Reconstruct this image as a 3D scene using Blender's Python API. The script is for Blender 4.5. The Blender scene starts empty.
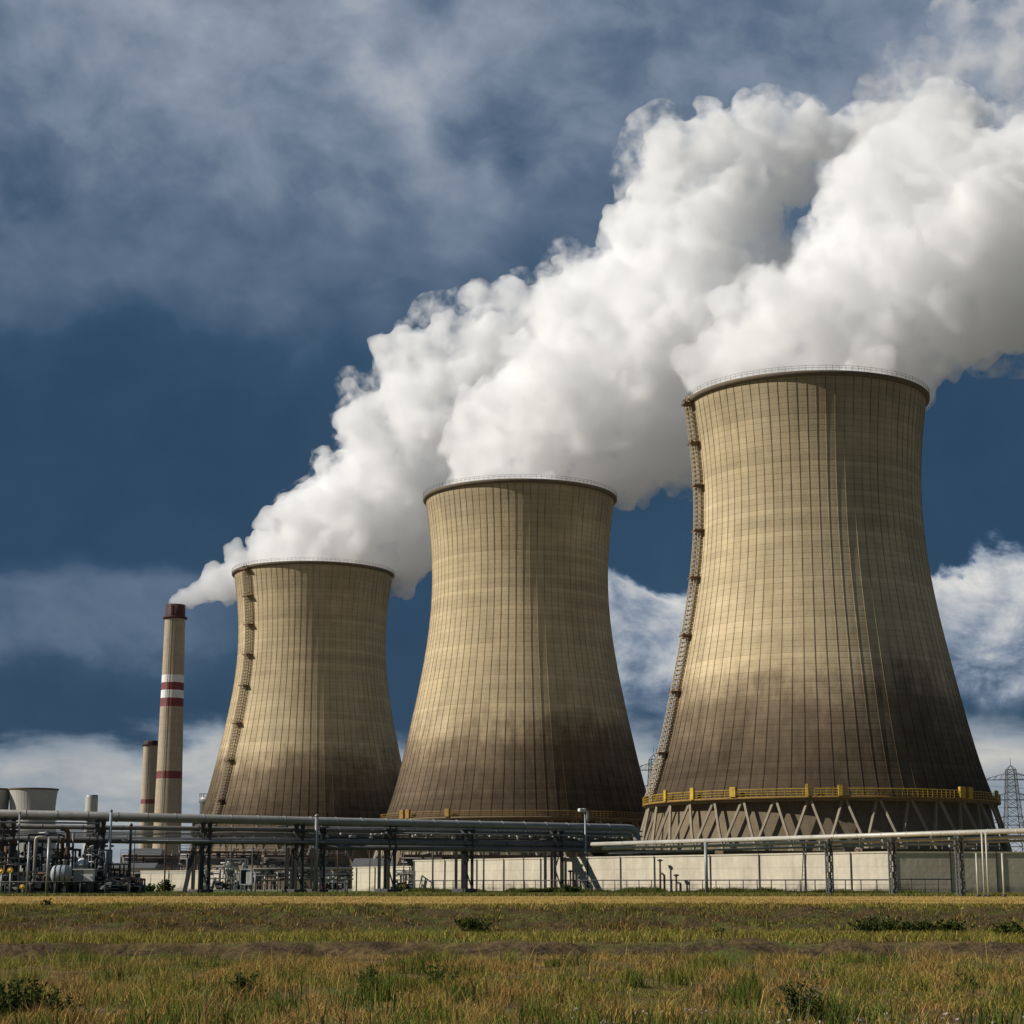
import bpy, math, random
import numpy as np
from mathutils import Vector, Matrix, noise as mnoise

random.seed(11)
rng = np.random.default_rng(11)
R = math.radians
scene = bpy.context.scene
COL = scene.collection

# ---------------------------------------------------------------- camera
F = 1850.0                       # focal length in pixels of the 1024 px frame
PITCH = math.atan(376.0 / F)     # horizon sits 376 px below the centre
EYE = 1.7
cam_d = bpy.data.cameras.new('camera')
cam = bpy.data.objects.new('camera', cam_d)
COL.objects.link(cam)
cam_d.sensor_fit = 'HORIZONTAL'
cam_d.sensor_width = 36.0
cam_d.lens = F / 1024.0 * 36.0
cam_d.clip_start = 0.1
cam_d.clip_end = 60000
cam.location = (0, 0, EYE)
cam.rotation_euler = (math.pi / 2 + PITCH, 0, 0)
scene.camera = cam

# ---------------------------------------------------------------- render set-up
scene.render.engine = 'CYCLES'
cy = scene.cycles
cy.use_denoising = True
cy.max_bounces = 34
cy.diffuse_bounces = 3
cy.glossy_bounces = 3
cy.transmission_bounces = 4
cy.volume_bounces = 32
cy.transparent_max_bounces = 48
cy.volume_step_rate = 0.5
scene.view_settings.view_transform = 'Standard'
scene.view_settings.look = 'None'
scene.view_settings.exposure = 0.0
scene.view_settings.gamma = 1.0

# ---------------------------------------------------------------- node helper
class V:
    """A socket with arithmetic, so that node trees read as formulas."""
    def __init__(s, nt, sock): s.nt = nt; s.s = sock
    def _m(s, op, *a, clamp=False):
        n = s.nt.nodes.new('ShaderNodeMath'); n.operation = op; n.use_clamp = clamp
        for i, x in enumerate((s,) + a):
            if isinstance(x, V): s.nt.links.new(x.s, n.inputs[i])
            else: n.inputs[i].default_value = x
        return V(s.nt, n.outputs[0])
    def __add__(s, o): return s._m('ADD', o)
    __radd__ = __add__
    def __mul__(s, o): return s._m('MULTIPLY', o)
    __rmul__ = __mul__
    def __sub__(s, o): return s._m('SUBTRACT', o)
    def __rsub__(s, o): return (s * -1.0) + o
    def __truediv__(s, o): return s._m('DIVIDE', o)
    def sq(s): return s._m('MULTIPLY', s)
    def exp(s): return s._m('EXPONENT')
    def abs(s): return s._m('ABSOLUTE')
    def frac(s): return s._m('FRACT')
    def floor(s): return s._m('FLOOR')
    def pow(s, k): return s._m('POWER', k)
    def max(s, k): return s._m('MAXIMUM', k)
    def min(s, k): return s._m('MINIMUM', k)
    def atan2(s, o): return s._m('ARCTAN2', o)
    def asin(s): return s._m('ARCSINE')
    def clamp(s): return s._m('ADD', 0.0, clamp=True)
    def smooth(s, a, b, lo=0.0, hi=1.0):
        n = s.nt.nodes.new('ShaderNodeMapRange'); n.interpolation_type = 'SMOOTHSTEP'
        s.nt.links.new(s.s, n.inputs[0])
        for i, x in enumerate((a, b, lo, hi)):
            n.inputs[i + 1].default_value = x
        return V(s.nt, n.outputs[0])

def val(nt, x):
    n = nt.nodes.new('ShaderNodeValue'); n.outputs[0].default_value = x
    return V(nt, n.outputs[0])

def sep(nt, sock):
    n = nt.nodes.new('ShaderNodeSeparateXYZ'); nt.links.new(sock, n.inputs[0])
    return [V(nt, o) for o in n.outputs]

def comb(nt, x, y, z):
    n = nt.nodes.new('ShaderNodeCombineXYZ')
    for i, k in enumerate((x, y, z)):
        if isinstance(k, V): nt.links.new(k.s, n.inputs[i])
        else: n.inputs[i].default_value = k
    return n.outputs[0]

def noise(nt, vec, scale, detail=4.0, rough=0.55, dist=0.0, lac=2.0):
    n = nt.nodes.new('ShaderNodeTexNoise')
    if vec is not None: nt.links.new(vec, n.inputs['Vector'])
    n.inputs['Scale'].default_value = scale
    n.inputs['Detail'].default_value = detail
    n.inputs['Roughness'].default_value = rough
    n.inputs['Distortion'].default_value = dist
    n.inputs['Lacunarity'].default_value = lac
    return V(nt, n.outputs[0])

def mixc(nt, fac, a, b):
    n = nt.nodes.new('ShaderNodeMix'); n.data_type = 'RGBA'
    f_, a_, b_ = n.inputs[0], n.inputs[6], n.inputs[7]
    for s, x in ((f_, fac), (a_, a), (b_, b)):
        if isinstance(x, V): nt.links.new(x.s, s)
        elif hasattr(x, 'is_output'): nt.links.new(x, s)
        elif isinstance(x, (int, float)): s.default_value = x
        else: s.default_value = (*x[:3], 1)
    return n.outputs[2]

def scalec(nt, col, fac):
    n = nt.nodes.new('ShaderNodeVectorMath'); n.operation = 'SCALE'
    if hasattr(col, 'is_output'): nt.links.new(col, n.inputs[0])
    else: n.inputs[0].default_value = col[:3]
    if isinstance(fac, V): nt.links.new(fac.s, n.inputs['Scale'])
    else: n.inputs['Scale'].default_value = fac
    return n.outputs[0]

def ramp(nt, fac, stops):
    n = nt.nodes.new('ShaderNodeValToRGB')
    nt.links.new(fac.s, n.inputs[0])
    e = n.color_ramp.elements
    while len(e) < len(stops): e.new(0.5)
    for k, (p, c) in enumerate(stops):
        e[k].position = p; e[k].color = (*c, 1)
    return n.outputs[0]

def lin(r, g, b):
    f = lambda c: (c / 255 / 12.92) if c / 255 <= 0.04045 else ((c / 255 + 0.055) / 1.055) ** 2.4
    return (f(r), f(g), f(b))

# ---------------------------------------------------------------- sun and sky
SUN_AZ, SUN_EL = 80.0, 33.0      # degrees to the left of straight behind the camera, above the horizon
S = Vector((-math.sin(R(SUN_AZ)) * math.cos(R(SUN_EL)), -math.cos(R(SUN_AZ)) * math.cos(R(SUN_EL)), math.sin(R(SUN_EL))))
sd = bpy.data.lights.new('sun', 'SUN')
sd.energy = 5.0
sd.angle = R(0.5)
sd.color = (1.0, 0.945, 0.86)
sun = bpy.data.objects.new('sun', sd)
COL.objects.link(sun)
sun.rotation_euler = (-S).to_track_quat('-Z', 'Y').to_euler()

world = bpy.data.worlds.new('World')
scene.world = world
world.use_nodes = True
wt = world.node_tree
wt.nodes.clear()
w_out = wt.nodes.new('ShaderNodeOutputWorld')
w_bg = wt.nodes.new('ShaderNodeBackground')
wt.links.new(w_bg.outputs[0], w_out.inputs[0])
sky = wt.nodes.new('ShaderNodeTexSky')
sky.sky_type = 'NISHITA'
sky.sun_disc = False
sky.sun_elevation = R(SUN_EL)
sky.sun_rotation = R(-(180 - SUN_AZ))
sky.altitude = 100
tc = wt.nodes.new('ShaderNodeTexCoord')
dx, dy, dz = sep(wt, tc.outputs['Generated'])
az = dx.atan2(dy) * (180 / math.pi)          # degrees right of the view axis
el = dz.asin() * (180 / math.pi)             # degrees above the horizon
q = comb(wt, az, el, 0.0)
# slow warp of the cloud masses
def fb(u, v, w, scale, det=6, rough=0.55, dist=0.0):
    return noise(wt, comb(wt, u, v, w), scale, det, rough, dist) - 0.5
wn1 = fb(az, el, 0.0, 0.20, 4, 0.5)
wn2 = fb(az + 31.0, el - 57.0, 4.0, 0.20, 4, 0.5)
azw = az + wn1 * 8.0
elw = el + wn2 * 7.0
def blob(cx, cy_, sx, sy, rot=0.0, A=None, E_=None):
    A = A or azw; E_ = E_ or elw
    c, s_ = math.cos(R(rot)), math.sin(R(rot))
    u = ((A - cx) * c + (E_ - cy_) * s_) * (1 / sx)
    v = ((E_ - cy_) * c - (A - cx) * s_) * (1 / sy)
    return ((u.sq() + v.sq()) * -1.0).exp()
soft = fb(az + wn2 * 5.0, el * 1.25 + wn1 * 5.0, 9.0, 0.115, 6, 0.55, 0.25)          # broad veils
mid_ = fb(az * 0.9 + el * 0.35, el * 1.15 - az * 0.15, 2.0, 0.30, 6, 0.52, 0.25)
fine = fb(az, el * 1.3, 5.0, 1.1, 6, 0.58, 0.2)
az_l, el_l = az + 0.7, el - 0.55                        # a step away from the sun's side, for relief in the cloud
mid_s = fb(az_l * 0.9 + el_l * 0.35, el_l * 1.15 - az_l * 0.15, 2.0, 0.30, 6, 0.52, 0.25)
relief = mid_ - mid_s
# storm deck: dark low, lighter and veiled higher up
up = elw.smooth(14.0, 24.0)
L = up * 0.33 + el.smooth(26.0, 60.0) * 0.12 + 0.04
L = L + up * (soft * 0.85 + mid_ * 0.30 + fine * 0.05 + relief * 0.12) + relief * 0.03 + mid_ * 0.09 + soft * 0.08
L = L + blob(-3.2, 22.6, 1.5, 5.6, 32) * 0.15 + blob(-13.0, 25.8, 6.0, 2.2, -22) * 0.04 + blob(-8.5, 22.0, 6.0, 2.6, -38) * 0.10
L = L - blob(2.2, 21.6, 2.6, 2.8, 20) * 0.13 + blob(4.0, 26.0, 2.6, 1.0, -10) * 0.06 - blob(-14.5, 20.5, 3.6, 1.6, 0) * 0.06 + blob(-13.5, 17.6, 3.5, 1.3, 10) * 0.08
L = L - blob(11.0, 25.5, 4.0, 3.0, 0) * 0.05
# grey-blue mass below the dark band on the left, second dark band under it
lm = (el + wn2 * 2.6 + mid_ * 2.0 + fine * 0.4)
L = L + lm.smooth(9.9, 9.0) * lm.smooth(5.4, 7.6) * az.smooth(-6.0, -11.0) * (0.21 + mid_ * 0.24 + fine * 0.08)
# towering cumulus on the right and behind the middle
cb = fb(az, el * 1.25, 1.5, 0.26, 8, 0.60, 0.35)
cf = fb(az, el * 1.2, 6.5, 1.0, 6, 0.58, 0.25)
cside = (az + wn1 * 4.0).smooth(0.6, 2.0)
cv = lambda e: (e + cb * 5.5 + cf * 1.2)
top_ = cv(el).smooth(9.9, 9.25)
bot_ = (el + cb * 2.0 + wn2 * 2.0).smooth(4.4, 6.6)
cum = top_ * cside * bot_
cb2 = fb(az + 0.55, el * 1.25 - 0.45, 1.5, 0.26, 8, 0.60, 0.35)
lumps = (cb - cb2) * 1.7 + cb * 0.9 + cf * 0.25
L = L + cum * (0.40 + lumps * 0.95 + el.smooth(6.2, 9.2) * 0.20 + blob(15.0, 8.8, 2.6, 1.2, 0, az, el) * 0.18).max(0.04)
L = L + blob(5.0, 7.0, 3.0, 1.6, 0) * 0.06
# pale broken cloud along the horizon
lw = fb(az * 0.55, el * 1.9, 7.0, 0.34, 7, 0.55, 0.3)
lowv = el + lw * 2.6 + mid_ * 1.0 + fine * 0.5 + wn2 * 2.0 + az.smooth(-8.0, -16.0) * 0.7 + az.smooth(2.0, 8.0) * 0.25
low = lowv.smooth(5.3, 4.1)
lowL = 0.57 + lw * 0.8 + fine * 0.16 + (cb - cb2) * 0.25 + blob(-9.0, 4.5, 4.5, 0.6, 0, az, el) * 0.14 + blob(14.5, 3.9, 2.4, 0.5, 0, az, el) * 0.18 - blob(15.0, 2.6, 4.0, 0.7, 0, az, el) * 0.10
L = L * (1.0 - low) + low * lowL
away = (az - 4.0).abs().smooth(22.0, 75.0)
L = (L * (1.0 - away * 0.62)).clamp()
cloud_col = ramp(wt, L, [(0.0, lin(37, 64, 90)), (0.12, lin(51, 78, 104)), (0.30, lin(96, 114, 137)),
                         (0.50, lin(142, 153, 170)), (0.72, lin(188, 192, 196)), (1.0, lin(232, 229, 224))])
cloud_col = mixc(wt, low * 0.55, cloud_col, ramp(wt, L, [(0.0, lin(70, 86, 100)), (0.5, lin(150, 160, 165)), (0.75, lin(196, 192, 184)), (1.0, lin(236, 222, 200))]))
sky_l = scalec(wt, sky.outputs[0], 0.06)
mixed = mixc(wt, 0.95, sky_l, cloud_col)
wt.links.new(mixed, w_bg.inputs[0])
w_bg.inputs[1].default_value = 1.0

# ---------------------------------------------------------------- geometry helper
def P(px, py, d):
    """World point on the ray through a photo pixel at forward distance d."""
    xc = (px - 512) / F; yc = (512 - py) / F
    Y = math.cos(PITCH) - yc * math.sin(PITCH); Z = math.sin(PITCH) + yc * math.cos(PITCH)
    s = d / Y
    return Vector((xc * s, d, EYE + Z * s))

class MB:
    def __init__(s): s.v = []; s.f = []; s.sm = []
    def add(s, vs, fs, smooth=False):
        o = len(s.v)
        s.v.extend([tuple(v) for v in vs])
        s.f.extend([tuple(i + o for i in f) for f in fs]); s.sm.extend([smooth] * len(fs))
        return s
    def box(s, c, size, rz=0.0, bev=0.0):
        x, y, z = (k / 2 for k in size)
        m = Matrix.Rotation(rz, 3, 'Z'); c = Vector(c)
        if bev <= 0:
            vs = [Vector((i * x, j * y, k * z)) for k in (-1, 1) for j in (-1, 1) for i in (-1, 1)]
            fs = [(0, 2, 3, 1), (4, 5, 7, 6), (0, 1, 5, 4), (2, 6, 7, 3), (0, 4, 6, 2), (1, 3, 7, 5)]
            return s.add([c + m @ v for v in vs], fs)
        b = min(bev, x * .9, y * .9, z * .9)
        ring = [(x - b, -y), (x, -y + b), (x, y - b), (x - b, y), (-x + b, y), (-x, y - b), (-x, -y + b), (-x + b, -y)]
        inn = [(px_ * (1 - b / x), py_ * (1 - b / y)) for px_, py_ in ring]
        vs = []
        for zz, rr in ((-z, inn), (-z + b, ring), (z - b, ring), (z, inn)):
            vs += [c + m @ Vector((a, b_, zz)) for a, b_ in rr]
        fs = [tuple(range(7, -1, -1)), tuple(range(24, 32))]
        for l in range(3):
            for i in range(8):
                j = (i + 1) % 8
                fs.append((l * 8 + i, l * 8 + j, l * 8 + 8 + j, l * 8 + 8 + i))
        return s.add([v for v in vs], fs)
    def tube(s, pts, r, n=8, caps=True):
        pts = [Vector(p) for p in pts]
        rs = r if isinstance(r, (list, tuple)) else [r] * len(pts)
        vs = []; fs = []
        prev = None
        for i, p in enumerate(pts):
            a = pts[max(i - 1, 0)]; b = pts[min(i + 1, len(pts) - 1)]
            t = (b - a).normalized()
            if prev is None:
                ref = Vector((0, 0, 1)) if abs(t.z) < 0.9 else Vector((1, 0, 0))
                u = t.cross(ref).normalized()
            else:
                u = (prev - t * prev.dot(t)).normalized()
            prev = u
            w = t.cross(u)
            for k in range(n):
                an = 2 * math.pi * k / n
                vs.append(p + (u * math.cos(an) + w * math.sin(an)) * rs[i])
        for i in range(len(pts) - 1):
            for k in range(n):
                j = (k + 1) % n
                fs.append((i * n + k, i * n + j, (i + 1) * n + j, (i + 1) * n + k))
        s.add(vs, fs, n > 4)
        if caps:
            o = len(s.v) - len(vs)
            s.f.append(tuple(o + k for k in range(n - 1, -1, -1))); s.sm.append(False)
            s.f.append(tuple(o + (len(pts) - 1) * n + k for k in range(n))); s.sm.append(False)
        return s
    def bar(s, a, b, w, h=None):
        """Square bar between two points."""
        a = Vector(a); b = Vector(b); h = h or w
        t = (b - a).normalized()
        ref = Vector((0, 0, 1)) if abs(t.z) < 0.95 else Vector((0, 1, 0))
        u = t.cross(ref).normalized() * (w / 2); v = t.cross(u).normalized() * (h / 2)
        vs = [a - u - v, a + u - v, a + u + v, a - u + v, b - u - v, b + u - v, b + u + v, b - u + v]
        return s.add(vs, [(0, 1, 2, 3), (7, 6, 5, 4), (0, 4, 5, 1), (1, 5, 6, 2), (2, 6, 7, 3), (3, 7, 4, 0)])
    def lathe(s, prof, n=32, c=(0, 0, 0), axis='Z', smooth=True, cap=True):
        vs = []; fs = []
        c = Vector(c)
        for r, z in prof:
            for k in range(n):
                a = 2 * math.pi * k / n
                p = (r * math.cos(a), r * math.sin(a), z)
                if axis == 'X': p = (p[2], p[0], p[1])
                if axis == 'Y': p = (p[0], p[2], p[1])
                vs.append(c + Vector(p))
        for i in range(len(prof) - 1):
            for k in range(n):
                j = (k + 1) % n
                fs.append((i * n + k, i * n + j, (i + 1) * n + j, (i + 1) * n + k))
        s.add(vs, fs, smooth)
        if cap:
            o = len(s.v) - len(vs)
            s.f.append(tuple(o + k for k in range(n - 1, -1, -1))); s.sm.append(False)
            s.f.append(tuple(o + (len(prof) - 1) * n + k for k in range(n))); s.sm.append(False)
        return s
    def build(s, name, mat, parent=None, at=None):
        """at: world point the vertices are re-based to (the thing's base)."""
        me = bpy.data.meshes.new(name)
        vs = s.v
        if at is not None:
            vs = [(v[0] - at[0], v[1] - at[1], v[2] - at[2]) for v in vs]
        me.from_pydata(vs, [], s.f)
        me.polygons.foreach_set('use_smooth', s.sm)
        me.materials.append(mat)
        me.update()
        o = bpy.data.objects.new(name, me)
        COL.objects.link(o)
        if parent is not None: o.parent = parent
        elif at is not None: o.location = at
        return o

def tag(o, label, cat, group=None, kind=None):
    if label: o['label'] = label
    if cat: o['category'] = cat
    if group: o['group'] = group
    if kind: o['kind'] = kind
    return o
def empty(name, loc, label, cat, group=None):
    o = bpy.data.objects.new(name, None)
    COL.objects.link(o)
    o.location = loc
    o.empty_display_size = 0.5
    return tag(o, label, cat, group)
def copy_tree(o, parent=None):
    c = o.copy(); COL.objects.link(c)
    if parent is not None: c.parent = parent
    for ch in list(o.children): copy_tree(ch, c)
    return c

# ---------------------------------------------------------------- materials
def new_mat(name, rough=0.8, spec=0.3, metal=0.0):
    m = bpy.data.materials.new(name); m.use_nodes = True
    nt = m.node_tree
    b = nt.nodes['Principled BSDF']
    b.inputs['Roughness'].default_value = rough
    b.inputs['Specular IOR Level'].default_value = spec
    b.inputs['Metallic'].default_value = metal
    t = nt.nodes.new('ShaderNodeTexCoord')
    return m, nt, b, t.outputs['Object']

def paint(name, col, rough=0.6, var=0.25, scale=1.2, metal=0.0, rust=0.0, rustcol=(0.16, 0.07, 0.03), spec=0.4):
    m, nt, b, oc = new_mat(name, rough, spec, metal)
    n1 = noise(nt, oc, scale, 6, 0.6)
    n2 = noise(nt, oc, scale * 6, 4, 0.6)
    c = scalec(nt, col, (n1 - 0.5) * (2 * var) + (n2 - 0.5) * var + 1.0)
    if rust > 0:
        n3 = noise(nt, oc, scale * 2.3, 7, 0.65, 0.4)
        c = mixc(nt, n3.smooth(0.66 - rust * 0.3, 0.80 - rust * 0.3), c, rustcol)
    nt.links.new(c, b.inputs['Base Color'])
    rn = n2 * 0.25 + (rough - 0.12)
    nt.links.new(rn.s, b.inputs['Roughness'])
    return m

NR = 80          # ribs round a shell
def shell_material():
    m, nt, b, oc = new_mat('weathered_shell_concrete', 0.92, 0.15)
    x, y, z = sep(nt, oc)
    th = y.atan2(x)
    cellx = th * (NR / (2 * math.pi))
    cell = cellx.floor()
    fr = (cellx.frac() - 0.5).abs() * 2.0       # 1 on a rib, 0 mid panel
    wn = nt.nodes.new('ShaderNodeTexWhiteNoise'); wn.noise_dimensions = '2D'
    nt.links.new(comb(nt, cell, (z * (1 / 9.0)).floor(), 0.0), wn.inputs['Vector'])
    panel = V(nt, wn.outputs[0])
    wn2 = nt.nodes.new('ShaderNodeTexWhiteNoise'); wn2.noise_dimensions = '1D'
    nt.links.new((z * (1 / 1.42)).floor().s, wn2.inputs['W'])
    lift = V(nt, wn2.outputs[0])
    zl = (z * (1 / 1.42)).frac()
    joint = zl.smooth(0.13, 0.0) + zl.smooth(0.87, 1.0)
    big = noise(nt, oc, 0.045, 6, 0.55)
    mid = noise(nt, oc, 0.35, 6, 0.62)
    fine = noise(nt, oc, 1.6, 5, 0.65)
    band = noise(nt, comb(nt, th * 1.1, 0.0, z * 0.16), 1.0, 5, 0.62)
    run = noise(nt, comb(nt, x * 0.55, y * 0.55, z * 0.03), 1.0, 5, 0.6)
    jn = noise(nt, comb(nt, th * 9.0, z * 0.3, 2.0), 1.0, 3, 0.6)
    f = 1.0 + (panel - 0.5) * 0.06 - panel.smooth(0.90, 0.93) * 0.10 + (lift - 0.5) * 0.17 + (big - 0.5) * 0.55 + (mid - 0.5) * 0.34 + (fine - 0.5) * 0.30
    f = f + (band - 0.5) * 0.70 + (run - 0.5) * 0.45
    f = f * (1.0 - joint * (0.15 + (jn - 0.5) * 0.6).max(0.02))
    f = f * (1.0 - fr.smooth(0.88, 0.95) * ((run - 0.35) * 2.4).max(0.10).min(0.58))
    oi = nt.nodes.new('ShaderNodeObjectInfo'); lx, ly, lz = sep(nt, oi.outputs['Location'])
    own = noise(nt, comb(nt, x * 0.05 + lx * 0.31, y * 0.05, z * 0.03 + lx * 0.17), 1.0, 6, 0.62)
    # soot round the foot with a ragged upper edge, and smoke streaks hanging from the lip
    edge = z - lx.abs() * 0.03 + (own - 0.5) * 17.0 + (band - 0.5) * 8.0 + (mid - 0.5) * 6.0 + (run - 0.5) * 12.0
    soot = edge.smooth(54.0, 39.0) * 0.56 + edge.smooth(46.0, 20.0) * 0.27
    soot2 = (z + (run - 0.5) * 55.0).smooth(96.0, 124.0) * 0.30
    f = f * (1.0 + (own - 0.5) * 0.7) * (1.0 - soot) * (1.0 - soot2)
    warm = mixc(nt, (mid * 0.6 + big * 0.5).smooth(0.35, 0.75), (0.515, 0.405, 0.24), (0.455, 0.37, 0.235))
    warm = mixc(nt, soot * 0.9, warm, (0.44, 0.31, 0.20))
    nt.links.new(scalec(nt, warm, f.max(0.06)), b.inputs['Base Color'])
    bp = nt.nodes.new('ShaderNodeBump'); bp.inputs['Strength'].default_value = 0.5; bp.inputs['Distance'].default_value = 0.12
    nt.links.new((mid + fine * 0.6 - joint * 0.5).s, bp.inputs['Height'])
    nt.links.new(bp.outputs[0], b.inputs['Normal'])
    return m

def concrete(name, col, stain=0.4, scale=0.5, board=0.0, splash=False):
    m, nt, b, oc = new_mat(name, 0.9, 0.2)
    x, y, z = sep(nt, oc)
    n1 = noise(nt, oc, scale, 6, 0.6)
    n2 = noise(nt, oc, scale * 7, 5, 0.65)
    st = noise(nt, comb(nt, x * 1.6, y * 1.6, z * 0.18), 1.0, 5, 0.65)
    f = 1.0 + (n1 - 0.5) * stain + (n2 - 0.5) * 0.35 + (st - 0.5) * stain
    if board > 0:
        jl = (z * (1 / board)).frac()
        f = f * (1.0 - jl.smooth(0.09, 0.0) * 0.22)
    if splash:                     # mud splashed up from the ground, drips from the coping
        f = f * (1.0 - (z + (n1 - 0.5) * 2.4 + (n2 - 0.5) * 1.0).smooth(0.9, 0.1) * 0.42)
        f = f * (1.0 - (z - 2.9 + (st - 0.5) * 5.5).smooth(0.6, 1.9) * 0.20)
    nt.links.new(scalec(nt, col, f.max(0.05)), b.inputs['Base Color'])
    bp = nt.nodes.new('ShaderNodeBump'); bp.inputs['Strength'].default_value = 0.35; bp.inputs['Distance'].default_value = 0.05
    nt.links.new(n2.s, bp.inputs['Height']); nt.links.new(bp.outputs[0], b.inputs['Normal'])
    return m

M = {
    'ladder': paint('weathered_ladder_steel', (0.40, 0.33, 0.22), 0.7, 0.3, 0.5, rust=0.25),
    'shell': shell_material(),
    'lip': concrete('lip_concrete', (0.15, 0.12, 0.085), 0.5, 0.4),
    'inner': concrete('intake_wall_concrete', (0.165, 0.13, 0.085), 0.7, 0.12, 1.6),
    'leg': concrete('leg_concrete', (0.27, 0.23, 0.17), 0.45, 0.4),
    'wall': concrete('pale_wall_concrete', (0.52, 0.465, 0.36), 0.7, 0.35, 1.0, True),
    'wall_grey': concrete('grey_wall_concrete', (0.58, 0.51, 0.38), 0.5, 0.35, 0.42, True),
    'chimney': concrete('chimney_concrete', (0.38, 0.31, 0.22), 0.55, 0.10, 3.0),
    'far_tower': concrete('far_tower_concrete', (0.44, 0.42, 0.36), 0.3, 0.05),
    'red': paint('faded_red_band', (0.19, 0.04, 0.038), 0.7, 0.25, 0.3),
    'darkred': paint('sooty_red_cap', (0.060, 0.022, 0.018), 0.8, 0.3, 0.3),
    'white': paint('white_band', (0.72, 0.70, 0.66), 0.7, 0.12, 0.3),
    'yellow': paint('yellow_walkway_paint', (0.46, 0.30, 0.03), 0.6, 0.5, 0.5, rust=0.45),
    'yellow_dull': paint('faded_yellow_paint', (0.26, 0.155, 0.03), 0.7, 0.4, 0.6, rust=0.5),
    'old_rail': paint('weathered_brown_railing', (0.17, 0.12, 0.06), 0.75, 0.4, 0.6, rust=0.4),
    'pipe': paint('grey_lagging_metal', (0.27, 0.265, 0.245), 0.42, 0.35, 0.4, 0.25, rust=0.05),
    'pipe_light': paint('pale_cladding_metal', (0.46, 0.43, 0.37), 0.45, 0.35, 0.6, 0.1, rust=0.22),
    'pipe_dark': paint('dark_pipe_steel', (0.15, 0.145, 0.14), 0.5, 0.25, 0.6, 0.2, rust=0.2),
    'steel': paint('dark_painted_steel', (0.055, 0.052, 0.05), 0.6, 0.35, 0.8, rust=0.22),
    'steel_grey': paint('galvanised_steel', (0.26, 0.27, 0.27), 0.5, 0.25, 0.8, 0.3, rust=0.1),
    'rusty': paint('rusty_brown_steel', (0.15, 0.085, 0.05), 0.75, 0.4, 0.8),
    'cabinet': paint('pale_blue_grey_paint', (0.30, 0.335, 0.365), 0.62, 0.4, 1.0, rust=0.22),
    'offwhite': paint('off_white_paint', (0.72, 0.71, 0.68), 0.5, 0.12, 1.0, rust=0.05),
    'machine': paint('dark_machine_paint', (0.045, 0.05, 0.055), 0.55, 0.4, 1.2, rust=0.18),
    'valve': paint('valve_yellow', (0.60, 0.36, 0.04), 0.5, 0.2, 2.0),
    'roof': paint('dark_sheet_roof', (0.10, 0.10, 0.10), 0.6, 0.25, 0.3),
    'pylon': paint('pylon_steel', (0.12, 0.13, 0.14), 0.6, 0.2, 0.3),
}

# ---------------------------------------------------------------- ground
def vnoise(x, y, seed=0):
    """2-D value noise, numpy."""
    xi = np.floor(x).astype(np.int64); yi = np.floor(y).astype(np.int64)
    fx = x - xi; fy = y - yi
    fx = fx * fx * (3 - 2 * fx); fy = fy * fy * (3 - 2 * fy)
    def h(a, b):
        n = (a * 374761393 + b * 668265263 + seed * 974634777) & 0xffffffff
        n = ((n ^ (n >> 13)) * 1274126177) & 0xffffffff
        return ((n ^ (n >> 16)) & 0xffff) / 65535.0
    return (h(xi, yi) * (1 - fx) + h(xi + 1, yi) * fx) * (1 - fy) + (h(xi, yi + 1) * (1 - fx) + h(xi + 1, yi + 1) * fx) * fy
def fbm(x, y, seed=0, o=4):
    s = 0; a = 0.5; t = 0
    for k in range(o):
        s = s + a * vnoise(x * 2 ** k, y * 2 ** k, seed + k); t += a; a *= 0.55
    return s / t

def wob(x):          # sideways wander of the track and the bank foot
    return (fbm(x * 0.07, x * 0 + 3.3, 5, 4) - 0.5) * 4.5 + x * -0.055
ZK_Y = [-40, 44.0, 48.2, 49.4, 55.5, 58.0, 63.5, 66.5, 110, 190, 400]
ZK_Z = [0.0, 0.0, 0.02, 0.27, 0.34, 0.48, 0.93, 1.03, 1.16, 1.38, 1.40]
def ground_z(x, y):
    w = wob(x) * np.clip((68 - y) / 12, 0, 1)
    z = np.interp(y + w, ZK_Y, ZK_Z)
    near = np.clip((70 - y) / 20, 0, 1)
    z = z + near * ((fbm(x * 0.35, y * 0.35, 1) - 0.5) * 0.16 + (fbm(x * 1.7, y * 1.7, 2) - 0.5) * 0.09)
    bk = np.clip((y + w - 47.2) / 0.8, 0, 1) * np.clip((50.2 - y - w) / 0.8, 0, 1) + np.clip((y + w - 56) / 2, 0, 1) * np.clip((66.5 - y - w) / 2, 0, 1)
    z = z + bk * ((fbm(x * 0.8, y * 1.1, 8) - 0.5) * 0.42 + (fbm(x * 3.0, y * 3.0, 9) - 0.5) * 0.20)
    return z
def grid_mesh(name, xs, ys, mat, label=None):
    X, Y = np.meshgrid(xs, ys)
    Z = ground_z(X, Y)
    n, m_ = X.shape
    co = np.stack([X, Y, Z], -1).reshape(-1, 3)
    idx = np.arange(n * m_).reshape(n, m_)
    f = np.stack([idx[:-1, :-1], idx[:-1, 1:], idx[1:, 1:], idx[1:, :-1]], -1).reshape(-1, 4)
    me = bpy.data.meshes.new(name)
    me.from_pydata(co.tolist(), [], f.tolist())
    me.polygons.foreach_set('use_smooth', [True] * len(f))
    me.materials.append(mat)
    o = bpy.data.objects.new(name, me); COL.objects.link(o)
    o['kind'] = 'structure'
    return o

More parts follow.
